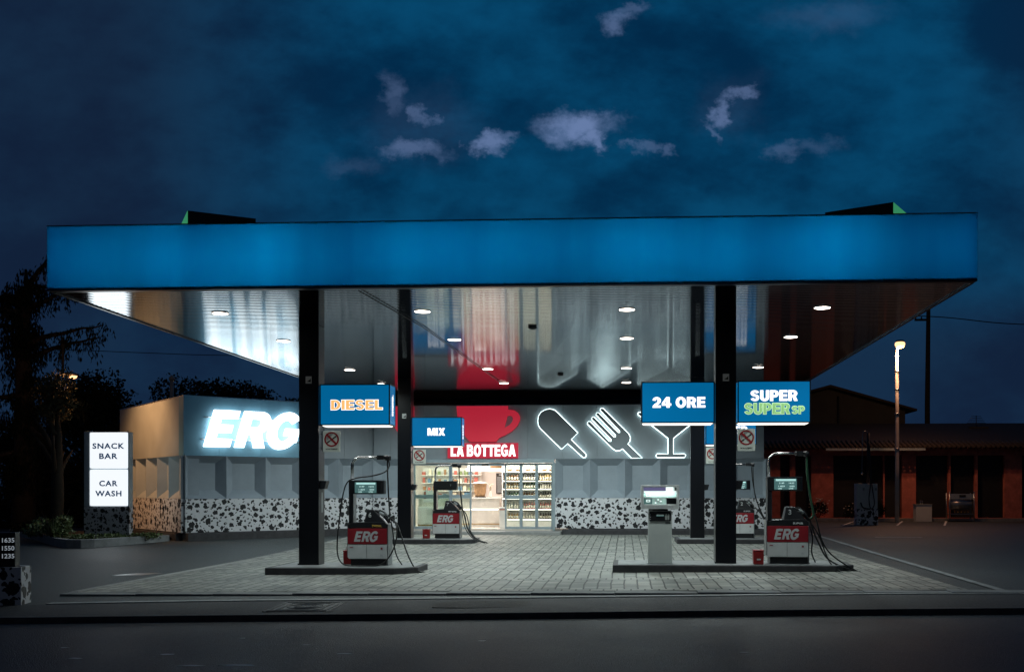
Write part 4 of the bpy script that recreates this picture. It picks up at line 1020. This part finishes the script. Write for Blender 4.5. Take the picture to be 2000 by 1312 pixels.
for r_, z in enumerate(SZ[1:]):
    for b_, (xa, xb, bn) in enumerate(bays):
        kd = plan[r_][b_]; hh = [.27, .25, .27, .27, .26][r_]
        if (kd, hh) not in protos: protos[(kd, hh)] = bottle_proto(kd, hh)
        for k in range(6):
            o = link_mesh('bottle', protos[(kd, hh)], None, (xa + (xb - xa) * (k + .5) / 6 + random.uniform(-.006, .006), SY + .06 + random.uniform(0, .05), z), random.random() * 6)
            sc_ = random.uniform(.9, 1.03); o.scale = (1, 1, sc_)
            tag(o, f'small {colname[kd]} bottle on the {ordn[r_]} shelf down, {bn} bay of the bottle shelves', 'bottle', f'{colname[kd]} bottles on the {ordn[r_]} shelf, {bn} bay')
for k, x in enumerate((-4.15, -3.85, -3.5, -3.25, -2.9, -2.65)):
    c = thing('wicker_basket', f"wicker basket on the topmost bottle shelf, {['first','second','third','fourth','fifth','sixth'][k]} from the left", 'basket', (x, SY + .14, SZ[0]), 0, 'baskets on the top shelf')
    MB().lathe([(.06, 0), (.09, .07), (.095, .07), (.10, .08)], 12).build('bowl', 'wood', c)
    MB().tube([(.09 * math.cos(R(t)), 0, .07 + .09 * math.sin(R(t))) for t in range(0, 181, 20)], .008, 5).build('handle', 'wood', c)
# high wall cabinet with baskets, menu board, counters
cb = thing('wall_cabinet', 'white high cabinet over the counter seen through the open door', 'cabinet', (-4.95, 37.4, 2.30))
MB().box(-1.0, .9, 0, .5, 0, .12).build('bottom_board', 'shelf_white', cb); MB().box(-1.0, .9, .44, .5, .12, .6).build('back_board', 'shelf_white', cb)
for x in (-.6, .35): MB().box(x, x + .04, .0, .43, .12, .6).build('divider', 'shelf_white', cb)
bk = thing('bread_basket', 'round wicker basket on the high white cabinet above the door opening', 'basket', (-4.85, 37.6, 2.425)); MB().lathe([(.20, 0), (.26, .12), (.27, .2), (.28, .21)], 14).build('bowl', 'wood', bk); MB().lathe([(.24, .16), (.2, .24), (.05, .27)], 12).build('bread', 'pack_cream', bk)
mbd = thing('menu_board', 'black menu board with white lines hanging on the wall beside the bottle shelves', 'menu board', (-4.88, 39.57, 1.87))
MB().box(-.21, .21, -.03, 0, -.40, .40).build('board', 'board_black', mbd)
text(mbd, 'heading', 'MENU', (0, -.034, .34), .055, 'letter_grey', .2, .02, 0)
random.seed(9); mb = MB()
for k in range(15):
    zz = .25 - k * .042; x0 = -.17; x1 = x0 + random.uniform(.16, .33); mb.box(x0, x1, -.034, -.031, zz - .008, zz + .006)
mb.build('menu_lines', 'letter_grey', mbd)
ct = thing('shop_counter', 'pale marble bar counter across the shop behind the open door', 'counter', (-5.9, 36.3, IZ0))
MB().box(-1.6, 1.35, 0, .75, 0, 1.02).build('front', 'interior_floor', ct); MB().box(-1.65, 1.40, -.06, .8, 1.025, 1.07).build('top', 'shelf_white', ct)
MB().box(-1.6, 1.35, -.012, -.001, .10, .13).build('kick_strip', 'brass', ct); MB().box(-.5, 1.3, -.016, -.001, .62, .66).build('glow_strip', 'warm_strip', ct)
dc = thing('display_case', 'low glass-topped display case inside the left shop window', 'display case', (-6.85, 35.45, IZ0)); MB().box(-.5, .75, 0, .6, 0, .75).build('base', 'shelf_white', dc); MB().box(-.48, .73, .02, .58, .755, 1.05).build('glass_top', 'pane_glass', dc); MB().box(-.5, .75, -.02, -.002, .08, .12).build('kick_strip', 'brass', dc)
br_ = thing('wooden_barrel', 'light wooden tub standing on the bar counter', 'tub', (-5.30, 36.6, IZ0 + 1.07)); MB().lathe([(.17, 0), (.215, .2), (.235, .46), (.25, .46), (.25, .5)], 16).build('tub', 'wood', br_); MB().lathe([(.262, .5), (.275, .53), (.1, .57)], 16).build('rim_lid', 'shelf_white', br_)
MB().lathe([(.20, -.0), (.225, .02), (.225, .03)], 14).build('hoop', 'dark_metal', br_)
vs_ = thing('flower_vase', 'small vase of cream flowers on the bar counter beside the wooden tub', 'vase', (-4.92, 36.55, IZ0 + 1.07)); MB().lathe([(.04, 0), (.055, .08), (.03, .2), (.045, .24)], 10).build('vase', 'shelf_white', vs_)
mb = MB(); random.seed(4)
for k in range(14):
    a_ = random.random() * 6.28; r_ = random.uniform(.02, .11); z_ = random.uniform(.32, .50); mb.tube([(0, 0, .22), (r_ * math.cos(a_) * .5, r_ * math.sin(a_) * .5, .3), (r_ * math.cos(a_), r_ * math.sin(a_), z_)], .004, 4); mb.lathe([(.004, -.02), (.024, 0), (.016, .02)], 6, (r_ * math.cos(a_), r_ * math.sin(a_), z_))
mb.build('flowers', 'pack_cream', vs_)
bn_ = thing('tall_bin', 'white waste bin with a red top edge by the open shop door', 'bin', (-4.28, 35.25, IZ0)); MB().box(-.13, .13, -.12, .12, 0, .74).build('body', 'shelf_white', bn_, .01); MB().box(-.125, .125, -.125, -.121, .64, .68).build('band', 'pack_red', bn_)
sr = thing('product_rack', 'white rack of small colourful packets inside the left shop window', 'rack', (-6.85, 38.9, IZ0 + .6))
MB().box(-1.1, 1.2, .42, .45, 0, 1.6).build('back_panel', 'shelf_white', sr)
for k in range(5): MB().box(-1.1, 1.2, .08, .418, .1 + k * .30, .12 + k * .30).build('shelf', 'shelf_white', sr)
random.seed(14)
pk = ['pack_red', 'pack_blue', 'pack_green', 'pack_cream', 'pack_brown']
pn_ = {'pack_red': 'red', 'pack_blue': 'blue', 'pack_green': 'green', 'pack_cream': 'cream', 'pack_brown': 'brown'}
pm = {m_: MB().box(-.05, .05, -.04, .04, 0, .18).mesh('packet', m_) for m_ in pk}
on5 = ['lowest', 'second lowest', 'middle', 'second highest', 'highest']
for k in range(5):
    for j in range(11):
        m_ = random.choice(pk); o = link_mesh('packet', pm[m_], None, (-7.85 + j * .20 + random.uniform(-.03, .03), 39.15, IZ0 + .6 + .12 + k * .30)); o.scale = (random.uniform(.9, 1.5), 1, random.uniform(.7, 1.25))
        tag(o, f'small {pn_[m_]} packet on the {on5[k]} shelf of the rack inside the left shop window', 'packet', f'{pn_[m_]} packets on the {on5[k]} rack shelf')
pb = MB().box(-.17, .17, 0, .012, 0, .42).build('window_poster', 'shelf_white'); pb.location = (-6.95, 35.3, 1.08 + .1); tag(pb, 'white paper notice with a red block inside the left shop window', 'poster')
rb = MB().box(-.15, -.08, -.006, -.001, .12, .38).build('red_block', 'pack_red', pb)
cs = thing('cash_box', 'blue box on the counter behind the left glass door', 'box', (-5.75, 36.5, IZ0 + 1.07)); MB().box(-.10, .10, -.1, .1, 0, .18).build('body', 'pack_blue', cs, .008); MB().box(-.10, .10, -.1, .1, .182, .22).build('lid', 'board_black', cs)

# ------------------------------------------------------------------ left side: planter, pylon, price board
pl = thing('planter', 'low pale kerbed planting bed around the white lit pylon', 'planter', (0, 0, 0))
PATH = [(-21.5, 34.2), (-18.0, 30.1), (-16.0, 27.75), (-15.55, 27.35), (-15.1, 27.30), (-14.85, 27.55), (-14.7, 27.95), (-13.98, 30.35)]
pts = [Vector((x, y, 0)) for x, y in PATH]; mb = MB(); vs = []; fs = []; k = len(pts)
for i, p in enumerate(pts):
    t = (pts[min(i + 1, k - 1)] - pts[max(0, i - 1)]).normalized(); nrm = Vector((-t.y, t.x, 0)) * .17
    for q, z in ((p, -.12), (p, .235), (p + nrm, .235), (p + nrm, -.12)): vs.append((q.x, q.y, z))
for i in range(k - 1):
    for j in range(4): a = i * 4 + j; b = i * 4 + (j + 1) % 4; fs.append((a, a + 4, b + 4, b))
fs += [(0, 1, 2, 3), (4 * k - 1, 4 * k - 2, 4 * k - 3, 4 * k - 4)]
mb.add(vs, fs); mb.build('kerb', 'kerb_stone', pl, .02)
mb = MB(); mb.slab([(x + .08 * (1 if x < -15.2 else -1), y + .1) for x, y in PATH] + [(-14.2, 31.1), (-18.4, 35.8)], -.05, .15); mb.build('soil', 'soil', pl)

py = thing('sign_pylon', 'white lit pylon reading SNACK BAR and CAR WASH on a spotted base', 'sign', (-15.37, 29.3, .05))
MB().box(-.745, .635, 0, .24, 0, 1.06).build('spotted_base', 'spots_small', py)
mb = MB(); mb.box(-.745, -.565, 0, .24, 1.065, 3.30); mb.box(.596, .635, 0, .24, 1.065, 3.28); mb.box(-.564, .595, .06, .24, 1.065, 3.28); mb.build('case', 'alu_frame', py, .008)
def rrect(x0, x1, z0, z1, r=.05):
    o = []
    for cx, cz, a0 in ((x1 - r, z0 + r, -90), (x1 - r, z1 - r, 0), (x0 + r, z1 - r, 90), (x0 + r, z0 + r, 180)):
        for t in range(0, 91, 15): o.append((cx + r * math.cos(R(a0 + t)), cz + r * math.sin(R(a0 + t))))
    return o
for (z0, z1, l1, w1, l2, w2) in ((2.20, 3.27, 'SNACK', .97, 'BAR', .56), (1.085, 2.165, 'CAR', .56, 'WASH', .80)):
    b = MB().prism(rrect(-.555, .59, z0, z1), -.03, .055).build('light_panel', 'pylon_white', py, .012)
    c = (z0 + z1) / 2; text(b, 'letters', l1, (.02, -.034, c + .13), .17, 'pylon_ink', w1, .03, .003, spacing=1.15); text(b, 'letters', l2, (.02, -.034, c - .17), .17, 'pylon_ink', w2, .03, .003, spacing=1.15)
emit('pylon_back', (.80, 1.0, .95), .45)
MB().prism(rrect(-.60, .55, 1.085, 3.25), .242, .262).build('back_light_panel', 'pylon_back', py)
light('pylon_glow', 'AREA', py, (0, .30, 2.0), 5, (.78, 1, .95), 1.1, size_y=2.1, rot=(R(90), 0, 0))
for x in (-.72, -.6, .5): MB().lathe([(.018, 0), (.022, .02), (.01, .04)], 8, (x, .2, 3.30)).build('cap_bolt', 'chrome', py)
light('pylon_glow', 'AREA', py, (.02, -.045, 2.17), 14, (.85, .96, 1), 1.1, size_y=2.1, rot=(R(-90), 0, 0))

pr = thing('price_board', 'black fuel price board with white numbers on a spotted block at the left edge', 'price board', (-9.25, 14.12, G(-9, 14) - .06), R(14))
MB().box(-.75, .50, -.02, .42, 0, .60).build('spotted_base', 'spots', pr, .006)
MB().box(-.72, .39, .08, .28, .60, 1.10).build('board', 'black_plastic', pr, .006)
MB().box(-.66, .385, .072, .079, .63, 1.07).build('number_panel', 'rubber', pr)
for k, s_ in enumerate(('1635', '1550', '1235')): text(pr, 'price', s_, (.30, .069, .99 - .115 * k), .066, 'price_digit', .165, .01, .002)

# ------------------------------------------------------------------ plants
def leaf_mesh(name, m, clumps, n, size, seed, elong=1.6, up=.0, droop=False):
    rnd = random.Random(seed); v = []; f = []
    wts = [c[3] * c[4] * c[5] for c in clumps]; tot = sum(wts)
    for c, w in zip(clumps, wts):
        for _ in range(max(3, int(n * w / tot))):
            while True:
                a, b, g = rnd.uniform(-1, 1), rnd.uniform(-1, 1), rnd.uniform(-1, 1); q = a * a + b * b + g * g
                if q <= 1 and (q > .25 or rnd.random() < .5): break
            p = Vector((c[0] + a * c[3], c[1] + b * c[4], c[2] + g * c[5]))
            d = Vector((rnd.gauss(0, 1), rnd.gauss(0, 1), rnd.gauss(up, 1)))
            if droop: d = Vector((rnd.gauss(0, .3), rnd.gauss(0, .3), -1))
            d.normalize(); s = d.cross(Vector((rnd.gauss(0, 1), rnd.gauss(0, 1), rnd.gauss(0, 1))))
            if s.length < 1e-3: continue
            s.normalize(); L_ = size * rnd.uniform(.6, 1.4); W_ = L_ / elong / 2; o = len(v)
            v += [p, p + d * L_ * .5 + s * W_, p + d * L_, p + d * L_ * .5 - s * W_]; f.append((o, o + 1, o + 2, o + 3))
    mb = MB(); mb.add(v, f); return mb.mesh(name, m)
def bushy_tree(x, y, h, r, seed, lab, n=6500, size=.34, group='dark trees behind the station on the left', m='leaf_dark', low=.12):
    rnd = random.Random(seed); t = thing('tree', lab, 'tree', (x, y, -.2), 0, group)
    mb = MB(); mb.tube([(0, 0, 0), (.1, 0, h * .3), (.05, .1, h * .6), (0, 0, h * .85)], [.22, .17, .10, .03], 8)
    for k in range(6):
        a = rnd.random() * 6.28; z = h * rnd.uniform(.3, .65); mb.tube([(0, 0, z), (r * .4 * math.cos(a), r * .4 * math.sin(a), z + h * .12), (r * .8 * math.cos(a), r * .8 * math.sin(a), z + h * .2)], [.08, .05, .015], 6)
    mb.build('trunk', 'bark', t)
    cl = []
    for k in range(40):
        a = rnd.random() * 6.28; z = rnd.uniform(low, .93); rr = r * math.sin(math.pi * min(.97, max(.22, z * .85 + .1))) * rnd.uniform(.25, .85); s = rnd.uniform(.22, .40) * r
        cl.append((rr * math.cos(a), rr * math.sin(a) * .8, z * h, s * 1.15, s * 1.1, s * .85))
    me = leaf_mesh('crown', m, cl, n, size, seed); link_mesh('crown', me, t)
TREES = [(-27.2, 50, 6.2, 3.6, 'broad dark tree in the gap left of the shop wing, farthest left'), (-25.0, 46, 7.3, 2.6, 'round topped dark tree lit orange by the street lamp'), (-22.6, 51, 7.6, 3.4, 'tallest dark rounded tree rising behind the tan side of the wing'),
         (-19.6, 50, 7.3, 3.2, 'dark rounded tree behind the blue-lit corner of the wing'), (-16.6, 53, 6.8, 3.4, 'low dark tree behind the glowing letters'), (-13.8, 56, 6.4, 3.4, 'dark tree behind the left front column'),
         (-24.5, 40, 4.3, 2.7, 'dark shrubby tree close behind the lit pylon'), (-28.5, 41, 5.0, 2.8, 'dark shrubby tree at the left edge under the cedar'), (-21.3, 41.5, 4.6, 2.2, 'dark leafy tree right behind the tan side wall')]
for i, (x, y, h, r, lab) in enumerate(TREES): bushy_tree(x, y, h, r, 40 + i, lab, n=15000, size=.17 if y > 45 else .14, low=.05)

# cedar at the far left
ce = thing('cedar_tree', 'tall dark cedar with drooping branches at the left edge behind the canopy', 'cedar', (-22.1, 36, -.2))
mb = MB(); mb.tube([(0, 0, 0), (.1, 0, 4), (0, 0, 7), (.15, 0, 9.2), (.1, 0, 9.9)], [.42, .36, .26, .12, .04], 10); mb.build('trunk', 'bark', ce)
rnd = random.Random(77); bm_ = MB(); cl = []
BR = [(9.0, (.9, -.6), 2.9, .55), (8.9, (-.9, .2), 2.2, .1), (7.1, (1, -.3), 3.6, .22), (6.6, (.95, .2), 2.8, .35), (5.6, (1, -.4), 2.9, -.12), (5.3, (-1, -.3), 2.2, -.1), (7.8, (-1, .3), 2.4, .1), (4.2, (.8, -.5), 1.7, -.2), (9.2, (.5, .5), 1.6, .2), (8.6, (-.9, -.2), 2.0, .25), (3.3, (-.7, -.6), 2.0, -.2), (8.3, (.9, .1), 2.4, .5), (4.9, (.2, .9), 2.0, 0), (8.2, (.1, -1), 1.5, .1)]
for (z, d, L_, rise) in BR:
    pts = []
    for i in range(9):
        t = i / 8; pts.append(Vector((d[0] * L_ * t, d[1] * L_ * t, z + rise * L_ * t * 1.2 - .12 * L_ * t * t + rnd.uniform(-.05, .05))))
    bm_.tube(pts, [.12 * (1 - .85 * i / 8) for i in range(9)], 6)
    for i in range(1, 9):
        p = pts[i]
        for _ in range(5):
            q = p + Vector((rnd.uniform(-.22, .22), rnd.uniform(-.3, .3), 0)); dr = rnd.uniform(.15, .75) * (1.35 if rnd.random() < .2 else .8)
            cl.append((q.x, q.y, q.z - dr * .5, .13, .13, dr * .55))
        cl.append((p.x, p.y, p.z + .04, .26, .26, .12))
# one long hanging bough
pts = [Vector((1.85, -.6, 7.3 - .28 * i)) for i in range(8)]; bm_.tube(pts, [.06 - .005 * i for i in range(8)], 6)
for p in pts: cl.append((p.x, p.y, p.z, .2, .2, .22))
for k in range(70): z = rnd.uniform(1.5, 9.6); a = rnd.random() * 6.28; cl.append((.42 * math.cos(a), .42 * math.sin(a), z, .38, .38, .45))
bm_.build('branch', 'bark', ce)
link_mesh('foliage', leaf_mesh('foliage', 'needle', cl, 17000, .17, 78, 3.5, droop=True), ce)

def shrub(x, y, z, r, h, n, seed, m, lab, size=.10, name='shrub', cat='shrub', flowers=0, group=None):
    t = thing(name, lab, cat, (x, y, z), 0, group); rnd = random.Random(seed); mb = MB()
    for k in range(9):
        a = rnd.random() * 6.28; mb.tube([(0, 0, 0), (r * .4 * math.cos(a), r * .4 * math.sin(a), h * .5), (r * .75 * math.cos(a), r * .75 * math.sin(a), h * rnd.uniform(.7, 1))], [.014, .010, .004], 5)
    mb.build('stems', 'bark', t)
    cl = [(r * .55 * math.cos(a_), r * .55 * math.sin(a_), h * rnd.uniform(.25, .85), r * .40, r * .40, h * .22) for a_ in [rnd.random() * 6.28 for _ in range(9)]]
    link_mesh('leaves', leaf_mesh('leaves', m, cl, n, size, seed, 1.9, .3), t)
    if flowers:
        mb = MB()
        for k in range(flowers): a = rnd.random() * 6.28; q = rnd.uniform(.2, 1) * r; mb.lathe([(.01, -.02), (.045, .0), (.02, .025)], 6, (q * math.cos(a), q * math.sin(a), h * rnd.uniform(.35, 1.05)))
        mb.build('blossoms', 'flower_white', t)
shrub(-16.75, 28.75, .14, .62, .95, 1100, 1, 'leaf_shrub', 'pale leafed shrub in the planter just left of the lit pylon')
shrub(-17.5, 29.6, .14, .65, .6, 900, 2, 'leaf_shrub', 'low rounded shrub farther left in the planter')
shrub(-18.6, 30.7, .14, .6, .45, 700, 3, 'leaf_dark', 'lowest dark shrub at the left end of the planter')
random.seed(8)
cl = []; 
for k in range(60): t_ = random.random(); cl.append((-15.9 + 1.75 * t_, 28.3 + 1.9 * t_ * random.uniform(.6, 1) , .22, .16, .16, .09))
me = leaf_mesh('ground_cover', 'leaf_shrub', cl, 2600, .07, 5, 1.6, .4); o = link_mesh('ground_cover', me, None); o['kind'] = 'stuff'; o['label'] = 'low leafy ground cover in the planter in front of the pylon base'; o['category'] = 'ground cover'
shrub(9.55, 50.9, .1, .55, 1.05, 700, 11, 'leaf_dark', 'rose bush with pale blossoms left of the old white pump', .10, 'rose_bush', 'rose bush', 46, 'rose bushes along the red building')
shrub(11.2, 50.9, .1, .45, .85, 500, 12, 'leaf_dark', 'small rose bush just behind the old white pump', .10, 'rose_bush', 'rose bush', 18, 'rose bushes along the red building')
shrub(12.4, 50.9, .1, .55, 1.0, 600, 13, 'leaf_dark', 'dark bush at the foot of the street lamp pole', .10, 'rose_bush', 'rose bush', 8, 'rose bushes along the red building')

# orange street lamp among the left trees, lighting the side of the wing
sl = thing('street_lamp', 'orange street lamp glowing through the branches of the left trees', 'street lamp', (-18.15, 31.2, -.2))
MB().tube([(0, 0, 0), (0, 0, 3), (0, 0, 5.2), (.10, 0, 5.45), (.5, 0, 5.52)], [.09, .07, .05, .04, .035], 10).build('pole', 'dark_metal', sl)
MB().lathe([(.05, 5.52), (.16, 5.50), (.17, 5.45), (.15, 5.43)][::-1], 12, (.62, 0, 0)).build('lamp_head', 'dark_metal', sl)
MB().lathe([(.03, 5.33), (.11, 5.36), (.14, 5.425)], 12, (.62, 0, 0)).build('lamp_bowl', 'lens_orange', sl)
light('lamp_bulb', 'SPOT', sl, (.62, .12, 5.28), 520, (1, .47, .17), .12, spot=112, blend=.6, rot=Vector((1.6, 1.7, -1.9)).to_track_quat('-Z', 'Y').to_euler())
light('lamp_spill', 'POINT', sl, (.62, -.35, 5.10), 90, (1, .45, .16), .25)
bushy_tree(-17.55, 30.25, 5.75, .85, 90, 'young leafy tree around the orange street lamp', 2600, .10, low=.72, m='leaf_mid')

# ------------------------------------------------------------------ right side
rb = thing('red_building', 'long low red building with dark bays under a tiled eave', 'building', (0, 0, 0))
ZB = .0; xs = [(6.3, 7.86), (8.35, 8.62), (9.42, 10.53), (12.25, 12.32), (13.02, 13.10), (13.95, 14.66), (16.28, 16.38), (17.60, 17.72), (19.05, 19.9), (24.6, 25.4)]
mb = MB()
for a, b in xs: mb.box(a, b, 52, 52.4, ZB, 3.36)
mb.box(6.3, 29, 52, 52.4, 3.362, 3.75); mb.box(6.3, 29, 51.9, 51.998, ZB, .22); mb.box(6.3, 29, 53.6, 54, ZB, 3.7); mb.box(6.3, 6.6, 52.41, 53.59, ZB, 3.7)
mb.build('wall', 'red_brick_paint', rb)
for a, b in ((7.86, 8.35), (8.62, 9.42), (10.53, 12.25), (12.32, 13.02), (13.10, 13.95), (14.66, 16.28), (16.38, 17.6), (17.72, 19.05), (19.9, 24.6)):
    d = MB().box(a + .002, b - .002, 52.25, 52.32, ZB + .22, 3.355).build('shutter', 'dark_void', rb)
mb = MB(); mb.add([(6, 51.3, 3.72), (29, 51.3, 3.72), (29, 57, 5.3), (6, 57, 5.3)], [(0, 1, 2, 3)]); mb.build('roof', 'tiles', rb)
mb = MB()
for k in range(96):
    x = 6.05 + .24 * k; mb.tube([(x, 51.22, 3.73), (x, 52.6, 4.12)], [.085, .085], 6)
mb.build('eave_tiles', 'tiles', rb)
MB().box(10.0, 14.9, 51.2, 51.28, 3.58, 3.70).build('gutter', 'alu_frame', rb)
hs = thing('gabled_house', 'dark gabled house rising behind the red building', 'house', (0, 0, 0))
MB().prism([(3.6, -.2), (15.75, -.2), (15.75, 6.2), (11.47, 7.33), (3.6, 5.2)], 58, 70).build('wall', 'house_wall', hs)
mb = MB(); mb.prism([(16.25, 6.02), (16.25, 6.14), (11.47, 7.52), (3.2, 5.3), (3.2, 5.18), (11.47, 7.38)], 57.4, 70.5); mb.build('roof', 'tiles', hs)
MB().box(9.0, 10.6, 57.95, 57.99, 4.4, 5.1).build('shutter', 'dark_void', hs); MB().tube([(12.0, 57.93, 0), (12.0, 57.93, 6.9)], .06, 6).build('downpipe', 'dark_metal', hs)
strip('kerb', 'kerb_stone', lambda x: 50.3, .15, .14, .3, frange(6.6, 30, 12))

sl = thing('street_lamp', 'tall slim pale street lamp lit orange in front of the red building', 'street lamp', (12.82, 48.6, 0))
MB().tube([(0, 0, 0), (0, 0, 2.5), (0, 0, 5.3), (-.01, 0, 8.25)], [.105, .10, .085, .07], 12).build('pole', 'pole_paint', sl)
for z in (3.55, 5.2, 6.35, 7.2): MB().lathe([(.115, -.035), (.12, 0), (.115, .035)], 12, (-.003, 0, z)).build('collar', 'steel', sl)
MB().tube([(-.01, 0, 8.25), (.02, -.02, 8.5), (.10, -.05, 8.62)], [.06, .05, .05], 8).build('arm', 'alu_frame', sl)
MB().lathe([(.03, .10), (.17, .08), (.20, .02), (.18, 0)][::-1], 14, (.12, -.05, 8.60)).build('lamp_head', 'dark_metal', sl)
MB().lathe([(.05, -.30), (.15, -.27), (.22, -.19), (.24, -.10), (.22, -.03), (.178, -.005)], 16, (.12, -.05, 8.60)).build('lamp_bowl', 'lens_orange', sl)
light('lamp_bulb', 'POINT', sl, (.13, -.16, 8.22), 330, (1, .56, .28), .12)
light('lamp_bulb', 'SPOT', sl, (.12, -.9, 8.50), 430, (1, .40, .20), .1, spot=150, blend=1)

up = thing('utility_pole', 'tall dark wooden utility pole behind the red building with a cross wire', 'utility pole', (18.15, 62, -.2))
MB().tube([(0, 0, 0), (0, 0, 7), (.08, 0, 14.2)], [.17, .15, .11], 10).build('pole', 'bark', up)
MB().box(-.75, .1, -.06, .06, 12.0, 12.12).build('cross_arm', 'dark_metal', up)
for x in (-.7, -.35): MB().lathe([(.03, 12.1), (.05, 12.17), (.02, 12.25)], 8, (x, 0, 0)).build('insulator', 'dark_metal', up)
def cable(pts, lab, r=.03):
    o = MB().tube(spline(pts, 8), r, 6).build('overhead_cable', 'rubber'); tag(o, lab, 'cable')
cable([(-2, 62.2, 13.6), (10, 62, 12.3), (18.2, 61.9, 12.05), (23.55, 62, 11.55), (33, 62, 11.3)], 'thin dark overhead cable running right from the utility pole')
cable([(-45, 60, 10.7), (-33.77, 60, 10.16), (-28.65, 60, 9.92), (-23.89, 60, 9.75), (-12, 60, 9.6)], 'thin dark overhead cable crossing the sky under the left end of the canopy', .022)
vp = thing('vent_pipe', 'slim grey pipe standing up behind the wing against the dark trees', 'pipe', (-19.4, 42.3, -.1)); MB().tube([(0, 0, 0), (0, 0, 6.55)], .085, 10).build('pipe', 'plastic_grey', vp); MB().lathe([(.12, 6.4), (.13, 6.5), (.03, 6.62)], 10).build('cap', 'plastic_grey', vp)
an = thing('roof_aerial', 'faint television aerial on the tiled roof at the right', 'aerial', (19.0, 56, 4.9)); mb = MB(); mb.tube([(0, 0, 0), (0, 0, .75)], .02, 6)
for k in range(5): mb.tube([(-.5 + .06 * k, 0, .35 + .09 * k), (.5 - .06 * k, 0, .35 + .09 * k)], .012, 5)
mb.build('rods', 'dark_metal', an); MB().box(-.45, .55, -.3, .3, -.15, .12).build('chimney_block', 'house_wall', an)

op = thing('old_pump', 'old white dispenser with hanging hose on a spotted base at the far right', 'dispenser', (10.48, 44.5, G(10, 44)))
MB().box(-.45, .45, 0, .6, 0, .70).build('spotted_base', 'spots', op); MB().box(-.45, .43, .02, .58, .702, 1.80).build('cabinet', 'offwhite', op, .01)
for x in (-.17, .36): MB().box(x - .04, x + .04, .008, .019, 1.5, 1.62).build('lock_plate', 'plastic_grey', op)
MB().tube([(.10, .3, 1.8), (.10, .3, 4.0)], [.075, .06], 8).build('mast', 'dark_metal', op)
MB().tube(spline([(.10, .3, 3.98), (-.05, .25, 4.1), (-.16, .2, 3.95), (-.20, .15, 3.0), (-.22, .1, 2.25)], 5), .012, 6).build('cable', 'steel', op); MB().lathe([(.03, 0), (.06, .03), (.02, .08)], 8, (-.22, .1, 2.2)).build('cable_weight', 'chrome', op)
MB().tube(spline([(.12, .25, 3.6), (.13, .0, 2.6), (.10, -.06, 1.7), (.04, -.08, 1.2), (.08, -.08, .80), (.18, -.08, .72), (.27, -.08, .95), (.22, -.08, 1.35), (.16, -.06, 1.8), (.14, .0, 2.4)], 6), .022, 7).build('hose', 'rubber', op)
MB().tube(spline([(-.30, -.02, .98), (-.24, -.05, .8), (-.1, -.06, .72), (.1, -.06, .70)], 5), .03, 7).build('hose', 'rubber', op)
wb = thing('white_box', 'small white metal box with two short taps by the kerb of the red building', 'box', (14.45, 49.9, .08)); MB().box(-.38, .38, 0, .5, 0, .80).build('body', 'offwhite', wb, .012); MB().box(-.41, .39, -.02, .52, .803, .85).build('lid', 'plastic_grey', wb)
for x in (-.12, -.03): MB().tube([(x, .2, .85), (x, .2, 1.02)], .018, 6).build('tap', 'chrome', wb)
rk = thing('service_rack', 'metal service rack with rounded drum and small lights at the far right', 'rack', (16.25, 49.9, .05)); mb = MB()
for x in (-.58, .58):
    for y in (0, .5): mb.tube([(x, y, 0), (x, y, 1.42)], .03, 6)
mb.box(-.6, .6, -.02, .52, .10, .15); mb.box(-.6, .6, -.01, .5, .38, .42); mb.build('frame', 'steel', rk)
MB().tube([(-.5, .22, .86), (.5, .22, .86)], .24, 14).build('drum', 'steel', rk); MB().box(-.55, .55, .0, .05, 1.12, 1.38).build('sign_plate', 'alu_frame', rk); MB().box(-.12, .18, -.012, -.001, 1.22, 1.33).build('plate_label', 'ink', rk)
for x in (-.58, .58): MB().lathe([(.02, 1.40), (.045, 1.44), (.02, 1.48)], 8, (x, 0, 0)).build('reflector', 'chrome', rk)
for k in range(5): MB().lathe([(.01, .46), (.03, .49), (.01, .53)], 6, (-.35 + .16 * k, -.02, 0)).build('valve', 'brass', rk)
